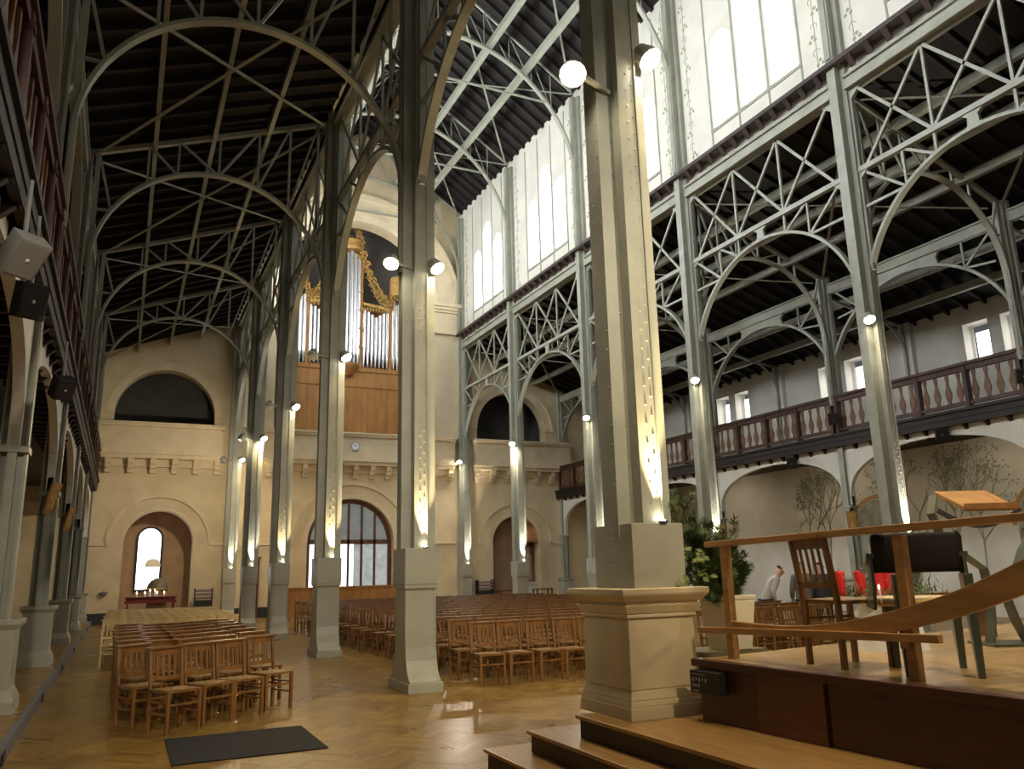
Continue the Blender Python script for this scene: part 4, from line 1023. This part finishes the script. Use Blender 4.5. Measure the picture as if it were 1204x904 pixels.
t = thing('bench', 'low wooden bench behind the armchair on the stage', 'bench', (7.0, 5.45, .95), math.radians(-20))
q = MB(); q.box(-.55, .55, -.15, .15, .36, .41); q.build('seat', CHAIR, t)
for x in (-.45, .45): q = MB(); q.box(x - .025, x + .025, -.13, .13, 0, .36); q.build('leg', CHAIR, t)

# ------------------------------------------------------------------ potted greenery
t = thing('potted_fir', 'large bunch of fir and leafy branches in a cream pot behind the pedestal', 'plant', (4.80, 5.80, 0))
q = MB(); q.box(-.38, .3, -.12, .3, 0, .95); q.build('stand', mat('olive_stand', (.17, .14, .07), .7), t)
q = MB(); q.frustum((-.13, .13, -.13, .13), (-.17, .17, -.17, .17), .95, 1.36); q.frustum((-.17, .17, -.17, .17), (-.18, .18, -.18, .18), 1.36, 1.40); q.build('pot', POTM, t, bevel=.01)
fir = MB(); lv = MB(); st = MB(); rp_ = random.Random(21)
def shoot(base, tip, bend, needles, r, mb, wl):
    base, tip = Vector(base), Vector(tip); pts = []
    for k in range(9):
        u = k / 8; pts.append(base.lerp(tip, u) + Vector((0, 0, bend * math.sin(PI * u))))
    st.tube(pts, [.008 * (1 - k / 9) + .002 for k in range(9)], 5)
    for k in range(needles):
        u = rp_.uniform(.12, 1); i = min(7, int(u * 8)); p = pts[i].lerp(pts[i + 1], u * 8 - i); tdir = (pts[i + 1] - pts[i]).normalized()
        sd = tdir.cross(Vector((rp_.gauss(0, 1), rp_.gauss(0, 1), rp_.gauss(0, 1)))).normalized()
        dd = (tdir * rp_.uniform(.3, .9) + sd).normalized() * r * rp_.uniform(.6, 1.1) * (1.1 - .5 * u); w = dd.cross(tdir)
        if w.length < 1e-5: continue
        w = w.normalized() * wl
        mb.add([p, p + dd * .5 + w, p + dd, p + dd * .5 - w], [(0, 1, 2, 3)])
cen = Vector((0, 0, 1.36))
def leafclump(p, n, spread, sz):
    for k in range(n):
        o_ = Vector(p) + Vector((rp_.gauss(0, spread), rp_.gauss(0, spread * .7), rp_.gauss(0, spread)))
        dd = Vector((rp_.gauss(0, 1), rp_.gauss(0, 1), rp_.gauss(0, .6) - .2)).normalized() * sz * rp_.uniform(.6, 1.2); w = dd.orthogonal().normalized() * sz * .28
        lv.add([o_, o_ + dd * .5 + w, o_ + dd, o_ + dd * .5 - w], [(0, 1, 2, 3)])
for (x, y, z) in ((-.62, .1, 2.42), (-.50, 0, 2.2), (-.42, .1, 2.3), (-.30, 0, 2.12), (-.16, .1, 2.02), (-.55, 0, 2.0), (-.05, 0, 1.98), (.04, .1, 1.90), (.12, 0, 1.82), (.2, .05, 2.06), (-.36, -.1, 1.95), (-.2, -.1, 1.85), (0, -.1, 1.75), (.15, -.1, 1.66), (-.45, -.1, 1.75), (-.55, -.05, 1.62), (.22, 0, 1.6), (.16, 0, 1.52), (-.3, -.12, 1.66), (-.1, -.12, 1.62), (-.4, -.15, 1.5), (-.25, -.15, 1.42)):
    shoot(cen + Vector((x * .18, y * .2, -.05)), (x, y, z), .04, 430, .12, fir, .0042)
    for k in range(3):
        u = rp_.uniform(.4, .8); bp_ = cen.lerp(Vector((x, y, z)), u); shoot(bp_, bp_ + Vector((rp_.uniform(-.16, .16), rp_.uniform(-.12, .1), rp_.uniform(.04, .2))), .01, 130, .09, fir, .0042)
for p, n_, sp_ in (((-.42, -.1, 1.72), 40, .06), ((-.3, -.12, 1.6), 25, .06), ((-.5, -.1, 1.52), 35, .07)): leafclump(p, n_, sp_, .085)
fir.build('fir_needles', LEAF, t); lv.build('leaves', LEAF2, t); st.build('stems', CHAIR, t)

# ------------------------------------------------------------------ loudspeakers and station panels
def speaker(loc, dim, dirv, lab, m=BLACK, z_up=True):
    z_up = loc[2] < 5.2
    t = thing('mounted_loudspeaker', lab, 'speaker', loc, 0, 'loudspeakers'); t.rotation_euler = Vector(dirv).to_track_quat('-Y', 'Z').to_euler()
    w, h, d_ = dim
    q = MB(); q.box(-w / 2, w / 2, -d_ / 2, d_ / 2, -h / 2, h / 2); q.build('cabinet', m, t, bevel=.01)
    q = MB(); q.box(-w / 2 + .02, w / 2 - .02, -d_ / 2 - .008, -d_ / 2, -h / 2 + .02, h / 2 - .02); q.build('grille', m, t)
    R_ = t.rotation_euler.to_matrix().transposed(); q = MB(); q.bar((0, 0, 0), R_ @ (Vector((.0, .03, 5.3 - loc[2])) if z_up else Vector((.3, .1, .0))), .03, .03); q.build('bracket', GREYP, t)
    q = MB(); q.dome((0, -d_ / 2 - .008, 0), (0, -1, 0), .02); q.build('bolt', MARK, t)
speaker((-1.02, 8.1, 4.55), (.30, .38, .2), (.5, -.6, -.75), 'grey loudspeaker hanging under the left gallery, nearest the camera', GREYP)
speaker((-1.02, 8.95, 4.38), (.26, .36, .22), (.4, -.9, -.3), 'black loudspeaker just behind the grey one under the left gallery')
speaker((-1.02, 13.9, 4.56), (.28, .34, .26), (.4, -.8, -.5), 'dark loudspeaker under the left gallery, farther along')
for (x, y, z, lab) in ((19.6, 14.4, 4.95, 'under the right gallery, nearest bay'), (19.6, 19.9, 4.87, 'under the right gallery, second bay'), (19.35, 17.75, 5.95, 'on the right gallery front by the second column'), (19.35, 23.7, 5.95, 'on the right gallery front by the third column'), (19.35, 11.85, 5.95, 'on the right gallery front by the nearest column')):
    speaker((x, y, z), (.3, .34, .26), (-.7, -.6, -.3), 'small black loudspeaker ' + lab)
for s, i, z, lab in ((-1, 2, 3.2, 'left'), (-1, 3, 3.2, 'left'), (1, 2, 2.85, 'right'), (1, 3, 2.85, 'right')):
    t = thing('station_panel', 'tilted wooden station panel on the %s gallery column, %s from the camera' % (lab, ORD[i]), 'panel', (sx(s, OFF_G - (.2 if s > 0 else .06)), YC[i] - .2, z), 0, 'station panels on the gallery columns')
    t.rotation_euler = (0, -s * .25, s * .5)
    q = MB(); q.box(-.02, .02, -.14, .14, -.30, .30); q.build('board', RAILW, t); q = MB(); q.box(-.028, .028, -.10, .10, -.24, .24); q.build('relief', GOLD, t)

# ------------------------------------------------------------------ people by the right arcade
def skin_mesh(name, verts, edges, radii, m, parent, root=0, sub=2):
    me = bpy.data.meshes.new(name); me.from_pydata(verts, edges, []); o = bpy.data.objects.new(name, me); COL.objects.link(o); o.parent = parent
    me.materials.append(m); o.modifiers.new('skin', 'SKIN')
    for i, r in enumerate(radii):
        sv = me.skin_vertices[0].data[i]; sv.radius = r if isinstance(r, tuple) else (r, r); sv.use_root = (i == root)
    s_ = o.modifiers.new('sub', 'SUBSURF'); s_.levels = s_.render_levels = sub
    o.modifiers['skin'].use_smooth_shade = True
    return o
def person(loc, rz, lab, coat, trousers, hair, lean=0., h=1.72):
    t = thing('person', lab, 'person', loc, rz); k = h / 1.75
    def Lz(y, z): # lean the upper body forward (towards -Y) about the hip
        if z < .95: return (y, z)
        a = lean; dz = z - .95; return (y * math.cos(a) - dz * math.sin(a), .95 + dz * math.cos(a) + y * math.sin(a))
    def V(x, y, z): y2, z2 = Lz(y, z); return (x * k, y2 * k, z2 * k)
    # body: one continuous surface
    vs = [V(0, 0, .98), V(0, .01, 1.2), V(0, .0, 1.38), V(0, -.01, 1.50), V(0, -.03, 1.60), V(0, -.03, 1.70)]; es = [(0, 1), (1, 2), (2, 3), (3, 4), (4, 5)]; rd = [(.14, .1), (.14, .1), (.15, .1), .052, (.078, .095), (.066, .085)]
    for s in (-1, 1):
        b0 = len(vs); vs += [V(s * .17, 0, 1.40), V(s * .23, -.02, 1.12), V(s * .22, -.14, .92), V(s * .21, -.20, .86)]; rd += [.055, .042, .032, .036]; es += [(2, b0), (b0, b0 + 1), (b0 + 1, b0 + 2), (b0 + 2, b0 + 3)]
        for f in range(4): vs.append(V(s * (.21 + .018 * (f - 1.5)), -.28 + .006 * abs(f - 1.5), .82)); rd.append(.009); es.append((b0 + 3, len(vs) - 1))
        vs.append(V(s * .17, -.24, .86)); rd.append(.01); es.append((b0 + 3, len(vs) - 1))
        b1 = len(vs); vs += [V(s * .10, 0, .92), V(s * .11, -.01, .5), V(s * .11, .01, .09), V(s * .12, -.14, .04)]; rd += [.085, .058, .042, .035]; es += [(0, b1), (b1, b1 + 1), (b1 + 1, b1 + 2), (b1 + 2, b1 + 3)]
    body = skin_mesh('body', vs, es, rd, SKIN, t)
    cv_ = [V(0, .0, .80), V(0, 0, 1.0), V(0, .01, 1.2), V(0, .0, 1.40), V(0, -.01, 1.47)]; ce = [(0, 1), (1, 2), (2, 3), (3, 4)]; cr = [(.20, .15), (.185, .135), (.185, .13), (.17, .12), (.08, .075)]
    for s in (-1, 1):
        b0 = len(cv_); cv_ += [V(s * .18, 0, 1.40), V(s * .24, -.02, 1.12), V(s * .225, -.13, .94)]; cr += [.075, .062, .05]; ce += [(3, b0), (b0, b0 + 1), (b0 + 1, b0 + 2)]
    skin_mesh('coat', cv_, ce, cr, coat, t)
    tv = [V(0, 0, .93)]; te = []; trd = [(.16, .12)]
    for s in (-1, 1):
        b0 = len(tv); tv += [V(s * .10, 0, .85), V(s * .11, -.01, .5), V(s * .11, .01, .1)]; trd += [.1, .075, .06]; te += [(0, b0), (b0, b0 + 1), (b0 + 1, b0 + 2)]
    skin_mesh('trousers', tv, te, trd, trousers, t)
    hv = [V(0, .02, 1.66), V(0, -.0, 1.735)]; skin_mesh('hair', hv, [(0, 1)], [(.084, .085), (.07, .08)], hair, t)
    q = MB(); c = Vector(V(0, -.125, 1.62)); q.lathe([(.016, -.02), (.012, .015), (.004, .03)], c, 8); 
    for s in (-1, 1):
        q.lathe([(.012, -.004), (.004, .006)], Vector(V(s * .032, -.118, 1.655)), 8, (0, -1, 0)); q.lathe([(.012, -.02), (.016, 0), (.01, .022)], Vector(V(s * .08, -.02, 1.63)), 8)
    q.bar(Vector(V(-.025, -.118, 1.575)), Vector(V(.025, -.118, 1.575)), .008, .008); q.build('face', SKIN, t)
    return t
GREYC = mat('grey_coat', (.17, .15, .13), .85, 0, .2, 20); DARKC = mat('dark_coat', (.035, .032, .04), .85); PALEC = mat('pale_jacket', (.46, .43, .40), .85); TROUS = mat('dark_trousers', (.03, .03, .035), .85)
person((13.22, 13.45, 0), math.radians(150), 'man in a grey coat seen from behind by the right arcade', GREYC, TROUS, mat('thin_grey_hair', (.32, .24, .19), .8), .05, 1.72)
person((13.55, 13.25, 0), math.radians(140), 'person in a dark coat beside the man in grey', DARKC, TROUS, mat('brown_hair', (.05, .03, .02), .7), .05, 1.70)
person((12.85, 14.2, 0), math.radians(60), 'person in a pale jacket bending forward near the greenery', PALEC, TROUS, mat('dark_hair', (.07, .04, .025), .7), .5, 1.72)

# ------------------------------------------------------------------ light, camera, view
world = bpy.data.worlds.new('World'); bpy.context.scene.world = world; world.use_nodes = True
bg = world.node_tree.nodes['Background']; bg.inputs['Color'].default_value = (.9, .95, 1, 1); bg.inputs['Strength'].default_value = .04
cam = bpy.data.cameras.new('camera'); co = bpy.data.objects.new('camera', cam); COL.objects.link(co)
cam.sensor_width = 36; cam.sensor_fit = 'HORIZONTAL'; cam.lens = F_PX / 1204 * 36; cam.clip_end = 200
M = Matrix((rt2, up2, -fw)).transposed().to_4x4(); M.translation = Vector((0, 0, 1.65)); co.matrix_world = M
sc = bpy.context.scene; sc.camera = co
sc.view_settings.view_transform = 'Standard'; sc.view_settings.look = 'None'; sc.view_settings.gamma = 1; sc.view_settings.use_curve_mapping = False
sc.view_settings.exposure = 1.2
try:
    sc.cycles.use_denoising = True; sc.cycles.sample_clamp_indirect = 3; sc.cycles.max_bounces = 8
except Exception: pass
